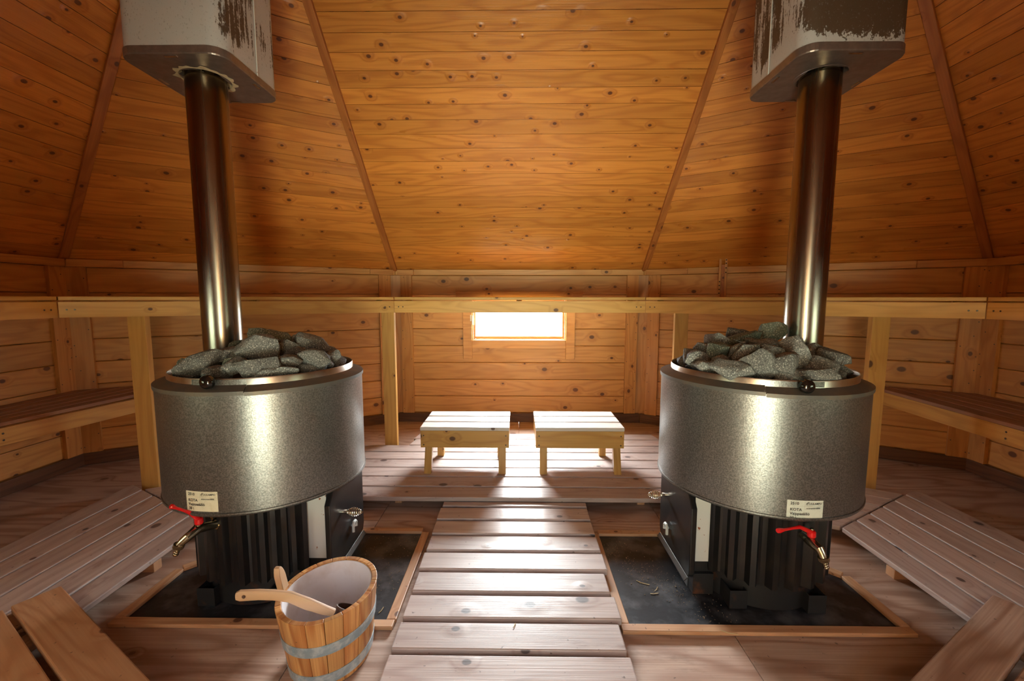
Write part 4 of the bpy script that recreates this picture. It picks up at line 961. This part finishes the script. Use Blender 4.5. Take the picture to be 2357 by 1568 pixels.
for j in range(m+1):
    f = j/m; z = zt-.02+.088*f; wd = .115*(1 if f < .65 else max(.35, 1-((f-.65)/.35)**2*.65))
    for s_, off in ((-1, 0.0), (1, 0.0), (1, -.015), (-1, -.015)): 
        zz = min(z, zt); b0 = ell(zt, te+s_*wd, off+.001*(1 if off == 0 else -1)); mb.v.append(V3((b0.x-.018*f, b0.y, z)))
for j in range(m):
    for i in range(4): i2 = (i+1) % 4; mb.face((4*j+i, 4*j+i2, 4*j+4+i2, 4*j+4+i), [(.02*j, .02*i), (.02*j, .02*i+.02), (.02*j+.02, .02*i+.02), (.02*j+.02, .02*i)])
mb.face((0, 1, 2, 3), [(0, 0)]*4); mb.face((4*m+3, 4*m+2, 4*m+1, 4*m), [(0, 0)]*4)
mb.build('ear_stave', W_ladle, root, .003)
mb = MB(); seg = 72
Lz = [(zt-.004, -th-.0003), (zt-.004, -th-.0025), (.02, -th-.0025)]
for (z, off) in Lz: mb.v += [ell(z, 2*pi*i/seg, off) for i in range(seg)]
for j in range(2):
    for i in range(seg): i2 = (i+1) % seg; mb.face((j*seg+i, j*seg+i2, (j+1)*seg+i2, (j+1)*seg+i), [(0, 0)]*4, 0, j == 1)
k = len(mb.v); mb.v += [ell(.02, 2*pi*i/seg, -th-.0025) for i in range(seg)]; mb.face(range(k, k+seg), [(0, 0)]*seg)
mb.build('liner', M_liner, root)
for z0, z1 in ((.118, .152), (.018, .052)):
    mb = MB()
    for (z, off) in ((z0, .0004), (z0, .0022), (z1, .0022), (z1, .0004)): mb.v += [ell(z, 2*pi*i/seg, off) for i in range(seg)]
    for j in range(3):
        for i in range(seg): i2 = (i+1) % seg; mb.face((j*seg+i, j*seg+i2, (j+1)*seg+i2, (j+1)*seg+i), [(0, 0)]*4, 0, j == 1)
    for dz in (.012, .022): q = ell(z0+dz, -1.75, .0015); mb.cyl(q, q+V3((-.0005, -.002, 0)), .003, seg=8)
    mb.build('hoop', M_zinc, root)

root = thing('ladle', (-.60, 1.14, .22), 'pale wooden ladle with bent handle and dark cup, lying over the bucket rim', 'ladle')
hp = [(-.795, 1.108, .272), (-.786, 1.110, .272), (-.738, 1.120, .268), (-.700, 1.127, .262), (-.660, 1.136, .250), (-.612, 1.140, .226), (-.570, 1.150, .200), (-.545, 1.158, .186)]
ww = [.010, .0155, .0150, .0150, .0165, .0185, .0150, .010]
mb = MB(); n_ = len(hp)
for i, (p, w_) in enumerate(zip(hp, ww)):
    p = V3(p); t = (V3(hp[min(i+1, n_-1)])-V3(hp[max(i-1, 0)])).normalized(); dpt = V3((.1, 1, 0)); dpt = (dpt-t*dpt.dot(t)).normalized(); up_ = dpt.cross(t); up_ = up_ if up_.z > 0 else -up_
    for j in range(16): a = 2*pi*j/16; c_, s_ = cos(a), sin(a); q = (abs(c_)**.6)*(1 if c_ > 0 else -1); r_ = (abs(s_)**.6)*(1 if s_ > 0 else -1); mb.v.append(p+dpt*.0075*q+up_*w_*r_)
for i in range(n_-1):
    for j in range(16): j2 = (j+1) % 16; mb.face((16*i+j, 16*i+j2, 16*i+16+j2, 16*i+16+j), [(.03*i, .004*j), (.03*i, .004*j+.004), (.03*i+.03, .004*j+.004), (.03*i+.03, .004*j)], 0, True)
mb.face(range(16), [(0, 0)]*16); mb.face(range(16*(n_-1), 16*n_), [(0, 0)]*16)
q = V3((-.772, 1.1045, .272)); mb.cyl(q, q-V3((0, .0012, 0)), .005, seg=14, mi=1)
mb.build('handle', [W_ladle, M_darkwood], root)
mb = MB(); mb.lathe([(.0001, -.034), (.030, -.034), (.037, -.02), (.038, .020), (.034, .020), (.032, -.018), (.0001, -.026)], (0, 0, 0), 32)
Rm = Matrix.Rotation(radians(-28), 3, 'X') @ Matrix.Rotation(radians(14), 3, 'Y')
mb.v = [Rm @ V3(v)+V3((-.520, 1.185, .158)) for v in mb.v]
mb.build('cup', M_darkwood, root)

# ---------------------------------------------------------------- litter on the hearth sheet
mb = MB(); r = random.Random(5)
for i in range(420):
    t = r.random(); x = .40+.30*t+r.gauss(0, .045); y = 1.78-.42*t+r.gauss(0, .06)
    if not (.375 < x < 1.2 and 1.345 < y < 1.87): continue
    s_ = r.uniform(.0004, .0015)*(1.8 if r.random() < .08 else 1); c = V3((x, y, .0042+s_*.5))
    d = V3((r.uniform(-1, 1), r.uniform(-1, 1), 0)).normalized(); mb.beam(c-d*s_, c+d*s_, d.cross(Z)*s_*1.6, Z*s_)
for i in range(160):
    x, y = r.uniform(-.75, -.47), r.uniform(1.5, 1.87)
    s_ = r.uniform(.0005, .0018); c = V3((x, y, .0042+s_*.5)); d = V3((r.uniform(-1, 1), r.uniform(-1, 1), 0)).normalized(); mb.beam(c-d*s_, c+d*s_, d.cross(Z)*s_*1.6, Z*s_)
mb.build('grit', M_ash, label='fine pale grit and chaff scattered over the black steel sheets by the stove doors', category='debris', kind='stuff')
for k, (x, y, ang, ln, z) in enumerate(((.475, 1.56, -.5, .05, .006), (.515, 1.525, .9, .028, .006), (.68, 1.30, -.35, .05, .0185), (-.735, 1.315, .25, .035, .002), (-.02, 1.28, 1.2, .02, .052), (.50, 1.50, .1, .03, .006), (-.49, 1.40, 1.3, .03, .006))):
    d = V3((cos(ang), sin(ang), 0)); c = V3((x, y, z)); mb = MB()
    mb.tube([c-d*ln/2, c-d*ln*.1+d.cross(Z)*ln*.08, c+d*ln/2], .0013, 5)
    o = mb.build('straw', M_straw, label=['long dry straw on the right steel sheet near the stove door', 'short forked straw beside the long one on the right steel sheet', 'straw lying over the front edge strip before the right stove', 'thin pale straw on the plywood left of the bucket', 'tiny tuft of straw on the walkway slats', 'short straw in the chaff on the right steel sheet', 'thin splinter on the black sheet right of the bucket'][k], category='straw'); origin_to(o, c)
